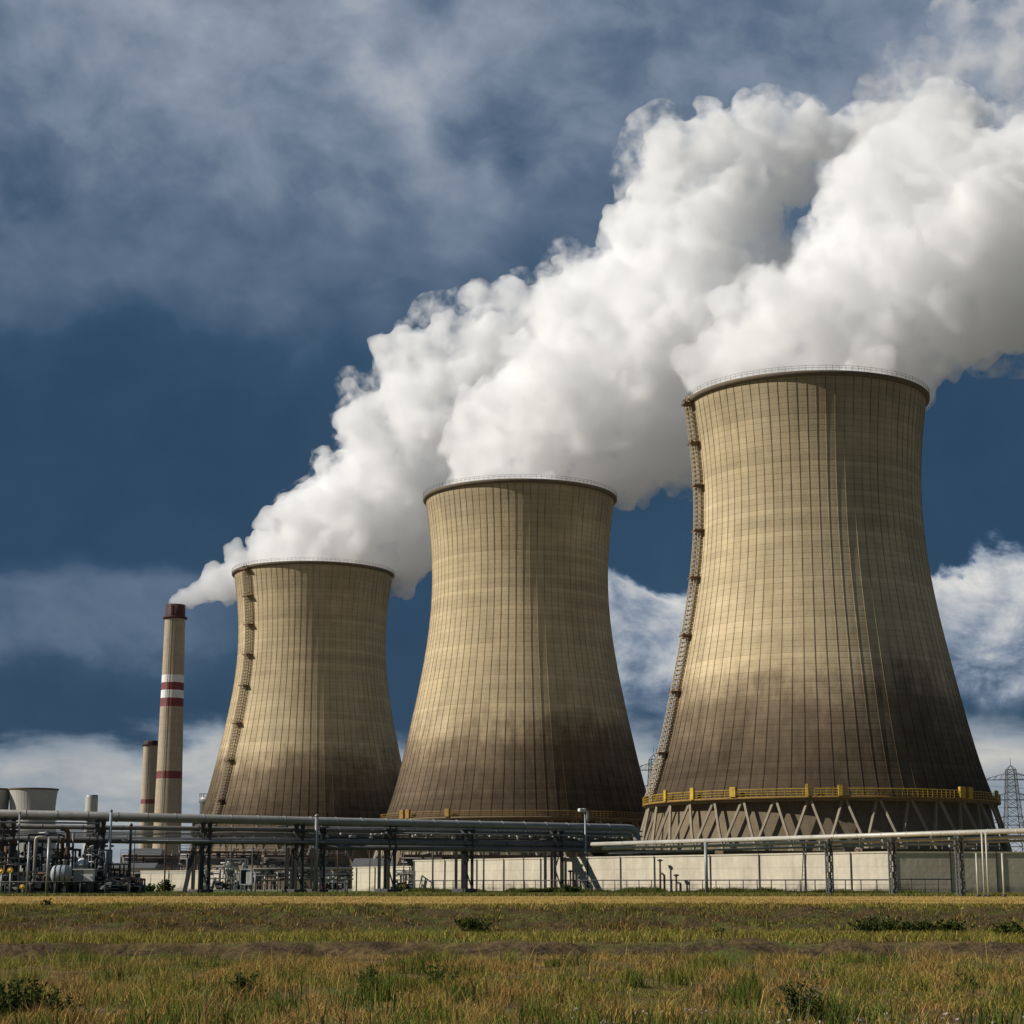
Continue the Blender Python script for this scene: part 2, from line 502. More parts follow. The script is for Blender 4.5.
def field_material():
    m, nt, b, oc = new_mat('field_soil_and_grass', 0.95, 0.1)
    x, y, z = sep(nt, oc)
    n1 = noise(nt, oc, 0.12, 5, 0.6)
    n2 = noise(nt, oc, 0.9, 6, 0.65)
    n3 = noise(nt, oc, 5.0, 5, 0.7)
    straw = mixc(nt, n2.smooth(0.35, 0.68), (0.08, 0.057, 0.024), (0.22, 0.15, 0.06))
    green = mixc(nt, n3.smooth(0.3, 0.7), (0.05, 0.066, 0.014), (0.11, 0.135, 0.03))
    c = mixc(nt, (n1 * 0.6 + n2 * 0.5).smooth(0.52, 0.66), straw, green)
    dirt = mixc(nt, n3.smooth(0.35, 0.7), (0.04, 0.027, 0.015), (0.15, 0.10, 0.055))
    att = nt.nodes.new('ShaderNodeAttribute'); att.attribute_name = 'zone'
    zr = nt.nodes.new('ShaderNodeSeparateColor'); nt.links.new(att.outputs['Color'], zr.inputs[0])
    track, bank = V(nt, zr.outputs[0]), V(nt, zr.outputs[1])
    c = mixc(nt, (track * 1.5 + (n2 - 0.5) * 1.2 - 0.35).clamp(), c, dirt)
    bk = mixc(nt, n2.smooth(0.45, 0.65), (0.075, 0.052, 0.024), (0.085, 0.095, 0.024))
    bk = mixc(nt, n3.smooth(0.45, 0.75), bk, (0.10, 0.072, 0.036))
    c = mixc(nt, bank, c, bk)
    nt.links.new(c, b.inputs['Base Color'])
    bp = nt.nodes.new('ShaderNodeBump'); bp.inputs['Strength'].default_value = 0.9; bp.inputs['Distance'].default_value = 0.12
    nt.links.new((n3 + n2 * 0.6).s, bp.inputs['Height']); nt.links.new(bp.outputs[0], b.inputs['Normal'])
    return m
def terrace_material():
    m, nt, b, oc = new_mat('dry_terrace_grass', 0.95, 0.1)
    x, y, z = sep(nt, oc)
    n1 = noise(nt, comb(nt, x * 0.4, y, z), 0.10, 5, 0.6)
    n2 = noise(nt, oc, 0.6, 6, 0.65)
    n3 = noise(nt, oc, 3.0, 5, 0.7)
    gold = mixc(nt, n2.smooth(0.3, 0.7), (0.40, 0.255, 0.08), (0.56, 0.375, 0.13))
    green = mixc(nt, n3.smooth(0.3, 0.7), (0.06, 0.085, 0.02), (0.12, 0.14, 0.035))
    yy = y + (n1 - 0.5) * 60.0 + (n2 - 0.5) * 22.0
    pale = noise(nt, comb(nt, x * 0.10, y * 0.9, 5.0), 1.0, 5, 0.6)
    gold = mixc(nt, pale.smooth(0.40, 0.62), gold, (0.30, 0.235, 0.085))
    gold = mixc(nt, (y + (pale - 0.5) * 26.0 + (n2 - 0.5) * 10.0).smooth(76.0, 69.0), gold, (0.13, 0.135, 0.035))
    c = mixc(nt, yy.smooth(112, 142), gold, green)
    c = mixc(nt, yy.smooth(195, 240), c, (0.20, 0.18, 0.14))
    c = scalec(nt, c, (n3 - 0.5) * 0.7 + 1.0)
    nt.links.new(c, b.inputs['Base Color'])
    bp = nt.nodes.new('ShaderNodeBump'); bp.inputs['Strength'].default_value = 0.8; bp.inputs['Distance'].default_value = 0.1
    nt.links.new(n3.s, bp.inputs['Height']); nt.links.new(bp.outputs[0], b.inputs['Normal'])
    return m

field = grid_mesh('field', np.linspace(-45, 45, 541), np.concatenate([np.linspace(-30, 18, 25), np.linspace(18.3, 68.2, 340)]), field_material())
fm = field.data
co = np.empty(len(fm.vertices) * 3); fm.vertices.foreach_get('co', co); co = co.reshape(-1, 3)
yw = co[:, 1] + wob(co[:, 0])
zone = np.zeros((len(co), 4)); zone[:, 3] = 1
zone[:, 0] = np.clip(1 - np.abs(yw - 48.6) / 1.3, 0, 1)
zone[:, 1] = np.clip((yw - 56.5) / 2.0, 0, 1) * np.clip((66.3 - yw) / 1.5, 0, 1)
ca = fm.color_attributes.new('zone', 'FLOAT_COLOR', 'POINT')
ca.data.foreach_set('color', zone.ravel())
terrace = grid_mesh('terrace', np.concatenate([[-9000, -3000, -900, -300, -120], np.linspace(-70, 70, 71), [120, 300, 900, 3000, 9000]]),
                    np.concatenate([np.linspace(68.2, 120, 53), np.linspace(124, 400, 60), [700, 1500, 4000, 12000, 30000]]), terrace_material())
wide = grid_mesh('outer_field', np.array([-9000, -2500, -600, -200, -45]), np.array([-3000, -600, -100, -30, 0, 18, 44, 48, 50, 56, 63, 68.2]), field.data.materials[0])
wide2 = grid_mesh('outer_field', np.array([45, 200, 600, 2500, 9000]), np.array([-3000, -600, -100, -30, 0, 18, 44, 48, 50, 56, 63, 68.2]), field.data.materials[0])
rear = grid_mesh('outer_field', np.array([-45, 0, 45]), np.array([-3000, -600, -100, -30]), field.data.materials[0])

# ---------------------------------------------------------------- cooling towers
GZ = 1.4
PROF = [(20.0, 42.2), (22.0, 41.5), (24, 40.8), (31, 38.55), (41, 36.1), (51, 33.95), (61, 31.85), (71, 29.95), (77, 29.1),
        (84, 28.35), (90, 27.98), (96.5, 27.82), (102, 27.95), (108, 28.4), (115, 29.15), (120, 29.85), (122.0, 30.15)]
pz = np.array([a for a, _ in PROF]); pr = np.array([b for _, b in PROF])
_k = np.polyfit(pz, pr, 6)
def shell_r(z): return float(np.polyval(_k, z))

def shell_mesh(nr, sub, rings, rib=0.09):
    b = MB()
    ths = []; off = []
    cw = 2 * math.pi / nr
    hw = 0.11 / 33.0                        # half the rib in radians
    for i in range(nr):
        c0 = i * cw
        ths += [c0 - hw, c0 - hw * 0.8, c0 + hw * 0.8, c0 + hw]; off += [0, rib, rib, 0]
        for k in range(1, sub + 1):
            ths.append(c0 + cw * k / (sub + 1)); off.append(0)
    n = len(ths)
    zs = np.linspace(20.2, 122.0, rings)
    vs = []
    for z in zs:
        r = shell_r(z)
        for t, o in zip(ths, off):
            vs.append(((r + o) * math.cos(t), (r + o) * math.sin(t), z))
    fs = [(i * n + k, i * n + (k + 1) % n, (i + 1) * n + (k + 1) % n, (i + 1) * n + k) for i in range(rings - 1) for k in range(n)]
    b.add(vs, fs, False)
    m = 120
    vi = [((shell_r(z) - 0.7) * math.cos(2 * math.pi * k / m), (shell_r(z) - 0.7) * math.sin(2 * math.pi * k / m), z) for z in zs[::4] for k in range(m)]
    q_ = len(zs[::4])
    b.add(vi, [(i * m + k, (i + 1) * m + k, (i + 1) * m + (k + 1) % m, i * m + (k + 1) % m) for i in range(q_ - 1) for k in range(m)], True)
    return b

def make_tower(loc, label):
    root = empty('cooling_tower', loc, label, 'cooling tower', 'large cooling towers')
    shell_mesh(NR, 3, 64).build('shell', M['shell'], root)
    # lip: a ring beam with a narrow walkway on top
    rt = shell_r(122)
    lip = MB().lathe([(rt - 0.8, 121.2), (rt + 0.05, 121.2), (rt + 0.85, 121.5), (rt + 0.9, 122.25), (rt + 0.8, 122.35), (rt - 0.8, 122.35)], 160, cap=False)
    vs0 = len(lip.v)
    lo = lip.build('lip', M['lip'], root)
    rl = MB()
    for zz in (123.0, 123.55):
        rl.tube([((rt + 0.85) * math.cos(2 * math.pi * k / 120), (rt + 0.85) * math.sin(2 * math.pi * k / 120), zz) for k in range(121)], 0.035, 4, False)
    for k in range(120):
        a = 2 * math.pi * k / 120
        p = Vector(((rt + 0.85) * math.cos(a), (rt + 0.85) * math.sin(a), 122.4))
        rl.bar(p, p + Vector((0, 0, 1.2)), 0.05)
    rl.build('railing', M['rusty'], lo)
    # air intake: inner wall, legs in a zigzag
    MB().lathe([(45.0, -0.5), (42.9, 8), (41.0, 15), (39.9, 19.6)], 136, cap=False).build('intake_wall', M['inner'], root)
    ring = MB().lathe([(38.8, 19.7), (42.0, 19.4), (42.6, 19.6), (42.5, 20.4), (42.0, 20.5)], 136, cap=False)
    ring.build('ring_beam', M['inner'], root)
    nt_ = 34
    for k in range(nt_):
        a = 2 * math.pi * (k + 0.5) / nt_
        for sg in (-1, 1):
            at_ = a + sg * 0.010; ab = a + sg * (2 * math.pi / nt_ - 0.012)
            r0, r1 = 41.9 + sg * 0.2, 47.4 + sg * 0.2
            q0 = Vector((r0 * math.cos(at_), r0 * math.sin(at_), 19.5)); q1 = Vector((r1 * math.cos(ab), r1 * math.sin(ab), -0.3))
            pts_ = []
            for t in (0, .25, .5, .75, 1):
                an = at_ + (ab - at_) * t; rr_ = r0 + (r1 - r0) * t
                pts_.append((rr_ * math.cos(an), rr_ * math.sin(an), 19.5 - 19.8 * t))
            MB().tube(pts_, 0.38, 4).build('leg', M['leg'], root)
    # yellow walkway round the foot of the shell
    wk = MB().lathe([(42.62, 20.0), (43.3, 20.0), (43.35, 20.3), (43.25, 20.5), (42.3, 20.5)], 136, cap=False).build('walkway', M['yellow_dull'], root)
    wr = MB()
    rr = 43.2
    for zz, w in ((20.95, 0.06), (21.5, 0.06), (22.1, 0.09)):
        wr.tube([(rr * math.cos(2 * math.pi * k / 136), rr * math.sin(2 * math.pi * k / 136), zz) for k in range(137)], w, 4, False)
    for k in range(204):
        a = 2 * math.pi * k / 204
        p = Vector((rr * math.cos(a), rr * math.sin(a), 20.4))
        wr.bar(p, p + Vector((0, 0, 1.75)), 0.11)
    wr.build('railing', M['yellow'], wk)
    g = random.Random(3)
    for a in (-2.86, -2.62, -2.35, -1.95, -1.78, -1.05, -0.98, -0.62):
        r_ = 43.3
        c = Vector((r_ * math.cos(a), r_ * math.sin(a), 21.65))
        MB().box(c, (0.7 + g.random() * 1.3, 0.7, 2.2 + g.random() * 0.9), a + math.pi / 2, 0.06).build('cabinet', M['yellow'], wk)
    # caged ladder with landings, at local angle LA
    LA = math.pi
    ld = MB()
    e_r = Vector((math.cos(LA), math.sin(LA), 0)); e_t = Vector((-math.sin(LA), math.cos(LA), 0))
    zs = np.arange(20.6, 123.4, 0.7)
    for sg in (-0.85, 0.85):
        ld.tube([e_r * (shell_r(min(z, 122)) + (1.05 if z > 120 else 0.6)) + e_t * sg + Vector((0, 0, z)) for z in zs], 0.16, 4)
    for z in zs[::1]:
        c = e_r * (shell_r(min(z, 122)) + (1.05 if z > 120 else 0.6)) + Vector((0, 0, z))
        ld.bar(c - e_t * 0.85, c + e_t * 0.85, 0.13)
    lo_ = ld.build('ladder', M['ladder'], root)
    cg = MB()
    for z in np.arange(23, 122, 1.15):
        r0 = shell_r(min(z, 122)) + 0.6
        hoop = [e_r * (r0 + 1.75 * math.sin(t)) + e_t * (1.1 * math.cos(t)) + Vector((0, 0, z)) for t in np.linspace(0, math.pi, 8)]
        cg.tube(hoop, 0.13, 4)
    for t in (0.5, 1.1, 1.57, 2.05, 2.65):
        cg.tube([e_r * (shell_r(min(z, 122)) + 0.6 + 1.75 * math.sin(t)) + e_t * (1.1 * math.cos(t)) + Vector((0, 0, z)) for z in zs[2:-3:2]], 0.11, 4)
    cg.build('cage', M['ladder'], lo_)
    for z in (32.5, 47.5, 61.5, 76, 88, 99.5, 110.5, 120.8):
        r0 = shell_r(min(z, 122))
        pb = MB()
        rz = LA
        pb.box(e_r * (r0 + 1.2) + Vector((0, 0, z)), (2.6, 3.8, 0.3), rz)
        for sg in (-1.6, 1.6):
            for rr_ in (0.3, 2.2):
                q0 = e_r * (r0 + rr_) + e_t * sg + Vector((0, 0, z))
                pb.bar(q0, q0 + Vector((0, 0, 1.15)), 0.09)
            pb.bar(e_r * (r0 + 0.3) + e_t * sg + Vector((0, 0, z + 1.1)), e_r * (r0 + 2.2) + e_t * sg + Vector((0, 0, z + 1.1)), 0.09)
            pb.bar(e_r * r0 + e_t * sg + Vector((0, 0, z - 1.4)), e_r * (r0 + 2.0) + e_t * sg + Vector((0, 0, z - 0.1)), 0.12)
        pb.build('landing', M['rusty'], lo_)
    return root

TW = [(75.5, 460.0), (2.55, 580.0), (-76.1, 700.0)]
t3 = make_tower((TW[0][0], TW[0][1], GZ), 'nearest cooling tower, tan ribbed concrete, bright yellow walkway round its foot')
t3.rotation_euler.z = R(9)
t2 = copy_tree(t3)
t2.location = (TW[1][0], TW[1][1], GZ); t2.rotation_euler.z = R(-84)
t2['label'] = 'middle cooling tower of three, ribbed tan concrete, no ladder in view'
t1 = copy_tree(t3)
t1.location = (TW[2][0], TW[2][1], GZ); t1.rotation_euler.z = R(42); t1.scale = (1, 1, 0.965)
t1['label'] = 'farthest big cooling tower, ladder running down its sunlit face, beside the striped chimney'
for t in (t2, t1):
    for ch in t.children:
        if ch.name.startswith('walkway'):
            ch.data = ch.data.copy(); ch.data.materials[0] = M['old_rail']
            for c2 in ch.children:
                c2.data = c2.data.copy(); c2.data.materials[0] = M['yellow_dull'] if t is t2 else M['old_rail']

def far_tower(px, d, label):
    c = P(px, 888, d); c.z = GZ
    root = empty('cooling_tower', c, label, 'cooling tower', 'pale cooling towers far off on the left')
    shell_mesh(48, 1, 30).build('shell', M['far_tower'], root)
    rt = shell_r(122)
    MB().lathe([(rt - 0.8, 120.6), (rt + 0.2, 120.4), (rt + 1.1, 121.2), (rt + 1.1, 122.6), (rt - 0.8, 122.6)], 96, cap=False).build('lip', M['lip'], root)
    MB().lathe([(42.5, -0.5), (40, 22)], 64, cap=False).build('intake_wall', M['inner'], root)
    return root
ft = far_tower(28.5, 2350, 'small pale cooling tower far off above the pipes at far left')
ft2 = copy_tree(ft); c = P(-19, 888, 2350); ft2.location = (c.x, c.y, GZ)
ft2['label'] = 'far pale cooling tower cut off by the left edge of the picture'

# ---------------------------------------------------------------- chimneys
def chimney(px_top, py_top, px_base, d, r_top, r_base, bands, cap_px, label, mat, collar=True, group='tall round chimneys'):
    top = P(px_top, py_top, d); H = top.z - GZ
    root = empty('chimney', (top.x, d, GZ), label, 'chimney', group)
    def rad(z): return r_base + (r_top - r_base) * (z / H)
    zs = lambda py: P(px_top, py, d).z - GZ
    cuts = []
    zc = H - (zs(py_top) - zs(py_top + cap_px))
    # shaft in rings between the bands so that no faces overlap
    edges = sorted([(zs(b), zs(a), m) for a, b, m in bands])
    shaft = MB(); z0 = 0.0
    for lo_, hi_, m in edges + [(zc, H, 'cap')]:
        if lo_ - z0 > 0.05:
            shaft.lathe([(rad(z0 + (lo_ - z0) * t), z0 + (lo_ - z0) * t) for t in np.linspace(0, 1, 6)], 48, cap=False)
        z0 = hi_
    shaft.build('shaft', mat, root)
    for lo_, hi_, m in edges:
        MB().lathe([(rad(lo_), lo_), (rad(hi_), hi_)], 48, cap=False).build('painted_band', M[m], root)
    cap = MB().lathe([(rad(zc), zc), (rad(H), H), (rad(H) - 0.7, H), (rad(H) - 0.9, H - 6)], 48, cap=False)
    cap.build('cap', M['darkred'] if collar else M['steel_grey'], root)
    if collar:
        # access ladder and two ring platforms
        ax = math.radians(250); er = Vector((math.cos(ax), math.sin(ax), 0)); et = Vector((-er.y, er.x, 0)); ld = MB()
        for sg in (-.35, .35): ld.tube([er * (rad(z) + .35) + et * sg + Vector((0, 0, z)) for z in np.linspace(2, H, 9)], .09, 4)
        for z in np.arange(2, H, 1.2): ld.bar(er * (rad(z) + .35) - et * .35 + Vector((0, 0, z)), er * (rad(z) + .35) + et * .35 + Vector((0, 0, z)), .08)
        ld.build('ladder', M['steel_grey'], root)
        MB().lathe([(rad(zc) - .05, zc - 0.5), (rad(zc) + 0.9, zc - 0.45), (rad(zc) + 0.95, zc + 0.35), (rad(zc) - .05, zc + 0.4)], 48, cap=False).build('collar', M['darkred'], root)
    return root
ch1 = chimney(175.6, 605, 168, 800, 4.25, 6.25,
        [(675.5, 683, 'white'), (683, 690.6, 'red'), (690.6, 698.5, 'white'), (698.5, 707, 'red'), (771.5, 779, 'red')], 13,
        'tall tapering chimney with red and white bands and dark red cap, steaming', M['chimney'])
ch2 = chimney(151.2, 741, 149, 1100, 4.35, 5.2, [(799.5, 804, 'red')], 4, 'shorter second chimney just behind the striped one, single faded red band', M['chimney'])
ch3 = chimney(92, 795, 92, 900, 2.9, 3.2, [], 2.5, 'small plain grey chimney with dark rim left of the striped one', M['far_tower'], False)

# small silo with a railing, left of the far tower's foot
c = P(206, 888, 770); c.z = GZ
silo = empty('storage_silo', c, 'grey round storage silo with roof railing beside the farthest big tower', 'silo')
hz = P(206, 797, 770).z - GZ
MB().lathe([(3.6, 0), (3.6, hz - 2.5), (4.1, hz - 2.3), (4.1, hz - 0.5), (3.6, hz)], 40).build('tank', M['steel_grey'], silo)
b = MB()
for k in range(16):
    a = 2 * math.pi * k / 16
    b.bar((3.9 * math.cos(a), 3.9 * math.sin(a), hz - 0.5), (3.9 * math.cos(a), 3.9 * math.sin(a), hz + 1.3), 0.14)
b.tube([(3.9 * math.cos(2 * math.pi * k / 32), 3.9 * math.sin(2 * math.pi * k / 32), hz + 1.3) for k in range(33)], 0.1, 4, False)
b.build('railing', M['steel_grey'], silo)

# ---------------------------------------------------------------- steam
def ico(sub):
    import bmesh
    bm = bmesh.new(); bmesh.ops.create_icosphere(bm, subdivisions=sub, radius=1.0)
    v = np.array([x.co[:] for x in bm.verts]); f = np.array([[q.index for q in x.verts] for x in bm.faces]); bm.free()
    return v, f
ICO2 = ico(2); ICO1 = ico(1)

def steam_material(name, dens, aniso=0.0, hetero=None, col=(0.998, 0.998, 0.998)):
    m = bpy.data.materials.new(name); m.use_nodes = True
    nt = m.node_tree; nt.nodes.clear()
    o = nt.nodes.new('ShaderNodeOutputMaterial')
    pv = nt.nodes.new('ShaderNodeVolumePrincipled')
    pv.inputs['Color'].default_value = (*col, 1)
    pv.inputs['Anisotropy'].default_value = aniso
    pv.inputs['Density'].default_value = dens
    nt.links.new(pv.outputs[0], o.inputs['Volume'])
    if hetero:
        t = nt.nodes.new('ShaderNodeTexCoord')
        n = noise(nt, t.outputs['Object'], hetero[0], 5, 0.62)
        nt.links.new((n.smooth(hetero[1], hetero[2]) * dens).s, pv.inputs['Density'])
    return m

def plume(name, puffs, d0, mat, label, voxel=1.0, seed=0, n2=13, n3=8, disp=(4.4, 4.0), veil=6.0):
    """puffs: (photo x, photo y, radius in photo px, depth shift in px) of the big billows; smaller billows are
    grown on them, the union is remeshed and its skin roughened."""
    g = np.random.default_rng(seed)
    sph = []
    for px, py, rp, dd in puffs:
        d = d0 + dd * d0 / F
        c = np.array(P(px, py, d)); r = rp * d / F
        sph.append((c, r, 0))
    allp = list(sph)
    for c, r, _ in sph:
        for k in range(n2):
            u = g.normal(size=3); u /= np.linalg.norm(u)
            r2 = r * g.uniform(0.22, 0.48)
            c2 = c + u * (r * g.uniform(0.72, 0.95))
            allp.append((c2, r2, 1))
            for j in range(n3):
                w = g.normal(size=3) + u * 0.9; w /= np.linalg.norm(w)
                r3 = r2 * g.uniform(0.2, 0.48)
                allp.append((c2 + w * r2 * g.uniform(0.75, 1.0), r3, 2))
    vs = []; fs = []; o = 0
    for c, r, lv in allp:
        v, f = ICO2 if lv < 2 else ICO1
        vs.append(v * r + c); fs.append(f + o); o += len(v)
    vs = np.concatenate(vs); fs = np.concatenate(fs)
    org = np.array(sph[0][0])
    me = bpy.data.meshes.new(name)
    me.from_pydata((vs - org).tolist(), [], fs.tolist())
    ob = bpy.data.objects.new(name, me); COL.objects.link(ob)
    md = ob.modifiers.new('r', 'REMESH'); md.mode = 'VOXEL'; md.voxel_size = voxel
    dg = bpy.context.evaluated_depsgraph_get()
    ev = ob.evaluated_get(dg)
    nm = bpy.data.meshes.new_from_object(ev)
    ob.modifiers.clear(); ob.data = nm; bpy.data.meshes.remove(me)
    n = len(nm.vertices)
    co = np.empty(n * 3); nm.vertices.foreach_get('co', co); co = co.reshape(-1, 3)
    no = np.empty(n * 3); nm.vertex_normals.foreach_get('vector', no); no = no.reshape(-1, 3)
    dsp = np.empty(n)
    A, B = disp
    for i in range(n):
        p = Vector(co[i])
        h = mnoise.turbulence(p * 0.07, 3, False)
        h2 = mnoise.turbulence(p * 0.22, 4, True)
        dsp[i] = A * h + B * (h2 - 0.45)
    co += no * dsp[:, None]
    nm.vertices.foreach_set('co', co.ravel()); nm.update()
    # a second remesh closes folds and drops pockets; then keep the outer skin only
    md = ob.modifiers.new('r', 'REMESH'); md.mode = 'VOXEL'; md.voxel_size = voxel * 0.9
    dg = bpy.context.evaluated_depsgraph_get()
    n2m = bpy.data.meshes.new_from_object(ob.evaluated_get(dg))
    ob.modifiers.clear(); ob.data = n2m; bpy.data.meshes.remove(nm)
    import bmesh
    bm = bmesh.new(); bm.from_mesh(n2m); bm.verts.ensure_lookup_table()
    seen = np.zeros(len(bm.verts), bool); best = []
    for v0 in bm.verts:
        if seen[v0.index]: continue
        st = [v0]; seen[v0.index] = True; comp = []
        while st:
            v_ = st.pop(); comp.append(v_)
            for e_ in v_.link_edges:
                w_ = e_.other_vert(v_)
                if not seen[w_.index]: seen[w_.index] = True; st.append(w_)
        best.append(comp)
    best.sort(key=len)
    for comp in best[:-1]: bmesh.ops.delete(bm, geom=comp, context='VERTS')
    bm.to_mesh(n2m); bm.free()
    n2m.polygons.foreach_set('use_smooth', [True] * len(n2m.polygons))
    n2m.materials.clear(); n2m.materials.append(mat)
    n2m.name = name
    ob.location = org
    if veil:
        # torn thin outer steam hanging round the dense core
        vm = n2m.copy(); vm.name = 'torn_edge'
        n = len(vm.vertices)
        co = np.empty(n * 3); vm.vertices.foreach_get('co', co); co = co.reshape(-1, 3)
        no = np.empty(n * 3); vm.vertex_normals.foreach_get('vector', no); no = no.reshape(-1, 3)
        lo = np.clip((co[:, 2] - co[:, 2].min() - 16) / 30.0, 0.0, 1.0)      # none round the tower's rim
        lo *= np.clip((co[:, 0] + 25) / 70.0, 0.12, 1.0)                      # more of it downwind
        pt_ = np.array([mnoise.noise(Vector(c_) * 0.035) for c_ in co])
        lo *= np.clip(0.45 + pt_ * 2.2, 0.0, 1.5)
        vm.vertices.foreach_set('co', (co + no * (0.3 + veil * lo)[:, None]).ravel()); vm.update()
        vo = bpy.data.objects.new('torn_edge', vm); COL.objects.link(vo)
        md = vo.modifiers.new('r', 'REMESH'); md.mode = 'VOXEL'; md.voxel_size = voxel * 1.6
        v2 = bpy.data.meshes.new_from_object(vo.evaluated_get(bpy.context.evaluated_depsgraph_get()))
        vo.modifiers.clear(); vo.data = v2; bpy.data.meshes.remove(vm); v2.name = 'torn_edge'
        v2.materials.clear(); v2.materials.append(STV); vo.parent = ob
    tag(ob, label, 'steam plume', 'steam plumes drifting right')
    return ob

ST = steam_material('dense_steam', 0.20, hetero=(0.085, 0.34, 0.60))
STV = steam_material('torn_steam', 0.13, hetero=(0.13, 0.50, 0.70))
plume('steam_plume', [(806, 408, 78, 0), (762, 396, 42, 0), (848, 396, 42, 0), (808, 385, 70, 0), (740, 358, 44, 10), (790, 345, 70, 0), (860, 335, 84, -10), (893, 356, 36, 10), (905, 300, 82, 0),
                      (768, 330, 30, 0), (846, 275, 54, 10), (870, 215, 62, 0), (955, 265, 85, 0), (935, 180, 66, 20), (990, 200, 80, 0),
                      (1020, 235, 78, 0), (1050, 190, 72, 20), (1110, 200, 80, 0), (856, 236, 34, -10), (975, 315, 40, 0), (955, 340, 34, 0), (1005, 305, 44, 0), (1050, 280, 50, 0), (930, 362, 22, 0), (880, 155, 34, 0)],
      460, ST, 'nearest broad white steam plume leaving the right hand tower', 0.8, 1)
plume('steam_plume', [(520, 510, 62, 0), (480, 492, 32, 0), (560, 492, 32, 0), (520, 482, 50, 0), (490, 448, 46, 0), (550, 440, 66, 0), (605, 450, 56, 10), (650, 455, 38, 10), (525, 395, 44, 0), (580, 372, 66, 0),
                      (640, 395, 72, 0), (565, 318, 34, 0), (610, 300, 54, 10), (670, 320, 80, 0), (720, 350, 80, 0), (640, 245, 36, 0), (690, 240, 62, 0), (660, 190, 26, 0),
                      (680, 155, 38, 0), (715, 150, 44, 0), (736, 205, 54, 0), (770, 150, 46, 10), (800, 130, 30, 0), (785, 180, 34, 20), (842, 142, 30, 40), (890, 140, 44, 50), (940, 130, 50, 60), (738, 282, 48, 30), (690, 455, 26, 20), (690, 480, 14, 20), (676, 492, 10, 20), (640, 492, 12, 10), (548, 290, 18, 0), (570, 262, 15, 0), (622, 214, 14, 0), (648, 172, 13, 0), (664, 128, 16, 0), (704, 112, 18, 0), (812, 110, 14, 10), (520, 350, 20, 0), (480, 408, 16, 0)],
      580, ST, 'middle white steam plume rising from the middle tower, top reaching highest', 0.95, 2)
plume('steam_plume', [(314, 594, 52, 0), (278, 574, 24, 0), (350, 574, 26, 0), (314, 566, 40, 0), (280, 540, 28, 0), (320, 525, 44, 0), (365, 520, 52, 0), (405, 545, 40, 10), (345, 480, 32, 0), (390, 470, 54, 0), (430, 500, 50, 10),
                      (380, 415, 30, 0), (420, 420, 48, 0), (395, 372, 22, 0), (415, 358, 26, 0), (445, 380, 42, 0), (470, 440, 52, 10), (490, 320, 22, 0), (505, 305, 18, 0), (500, 350, 44, 0),
                      (530, 370, 50, 10), (520, 310, 24, 0), (560, 330, 46, 10), (590, 300, 40, 10), (310, 490, 14, 0), (330, 465, 10, 0), (362, 398, 12, 0), (418, 566, 16, 30), (352, 388, 9, 0), (357, 412, 12, 0), (384, 346, 17, 0), (400, 335, 12, 0), (326, 452, 8, 0), (322, 466, 9, 0), (292, 508, 12, 0), (262, 528, 10, 0), (232, 540, 8, 0), (476, 297, 13, 0), (505, 292, 14, 0), (445, 335, 20, 0), (412, 580, 9, 30), (400, 584, 12, 20)],
      700, ST, 'smaller white steam plume curling up from the farthest big tower', 1.05, 3, disp=(3.6, 3.4))
plume('steam_plume', [(174.5, 607, 7.5, 0), (178, 602, 9, 0), (187, 598, 11, 4), (198, 593, 12, 8), (212, 586, 16, 12), (229, 582, 20, 16), (212, 572, 9, 12), (232, 552, 9, 14), (240, 562, 14, 16), (250, 580, 24, 20), (275, 570, 30, 20),
                      (237, 543, 5, 16), (262, 545, 14, 20), (300, 560, 34, 24), (330, 545, 36, 24)],
      800, steam_material('chimney_steam', 0.16), 'slim white plume streaming from the dark cap of the striped chimney', 0.7, 4, disp=(0.8, 0.6), veil=0)

plume('steam_wisp', [(900, 78, 34, 0), (945, 60, 36, 0), (990, 50, 44, 0), (1030, 60, 50, 0), (1070, 40, 60, 0), (870, 95, 20, 0), (920, 105, 24, 0), (975, 100, 30, 0), (1010, 20, 40, 0), (960, 20, 30, 0), (815, 105, 16, 10), (1050, 110, 40, 0)],
      500, steam_material('thin_wisp', 0.085, hetero=(0.10, 0.44, 0.70)), 'thin torn wisps of steam above the nearest plume at the upper right', 1.0, 6, veil=0)
# ---------------------------------------------------------------- walls
def wall(pts, ztop, thick, mat, label, posts=(), name='concrete_wall', pm='steel', post_h=None, panel=False):
    (x0, y0), (x1, y1) = pts
    a = Vector((x0, y0, 0)); b = Vector((x1, y1, 0)); t = (b - a).normalized(); nrm = Vector((t.y, -t.x, 0))
    L_ = (b - a).length
    z0 = float(ground_z(np.array([x0]), np.array([y0]))[0]) - 0.1
    at = (x0, y0, z0)
    root = empty(name, at, label, 'wall')
    c = (a + b) / 2 - nrm * thick / 2
    bb = MB().box((c.x, c.y, (z0 + ztop) / 2), (L_, thick, ztop - z0), math.atan2(t.y, t.x))
    bb.box((c.x, c.y, ztop + 0.06), (L_ + .02, thick + 0.12, 0.12), math.atan2(t.y, t.x))
    bb.build('panel', mat, root, at)
    for s_ in posts:
        p = a + t * (L_ * s_) + nrm * 0.05
        MB().box((p.x, p.y, (z0 + ztop + 0.1) / 2), (0.09, 0.08, ztop + 0.1 - z0), math.atan2(t.y, t.x)).build('post', M[pm], root, at)
    return root
def gp(px, d): return ((px - 512) / F * d * math.cos(PITCH) * (1 + math.tan(PITCH) ** 2) * math.cos(PITCH) ** 0, d)
def gx(px, d):
    v = P(px, 888, d); return (v.x, d)
WA, WB = gx(413, 188), gx(895, 143)
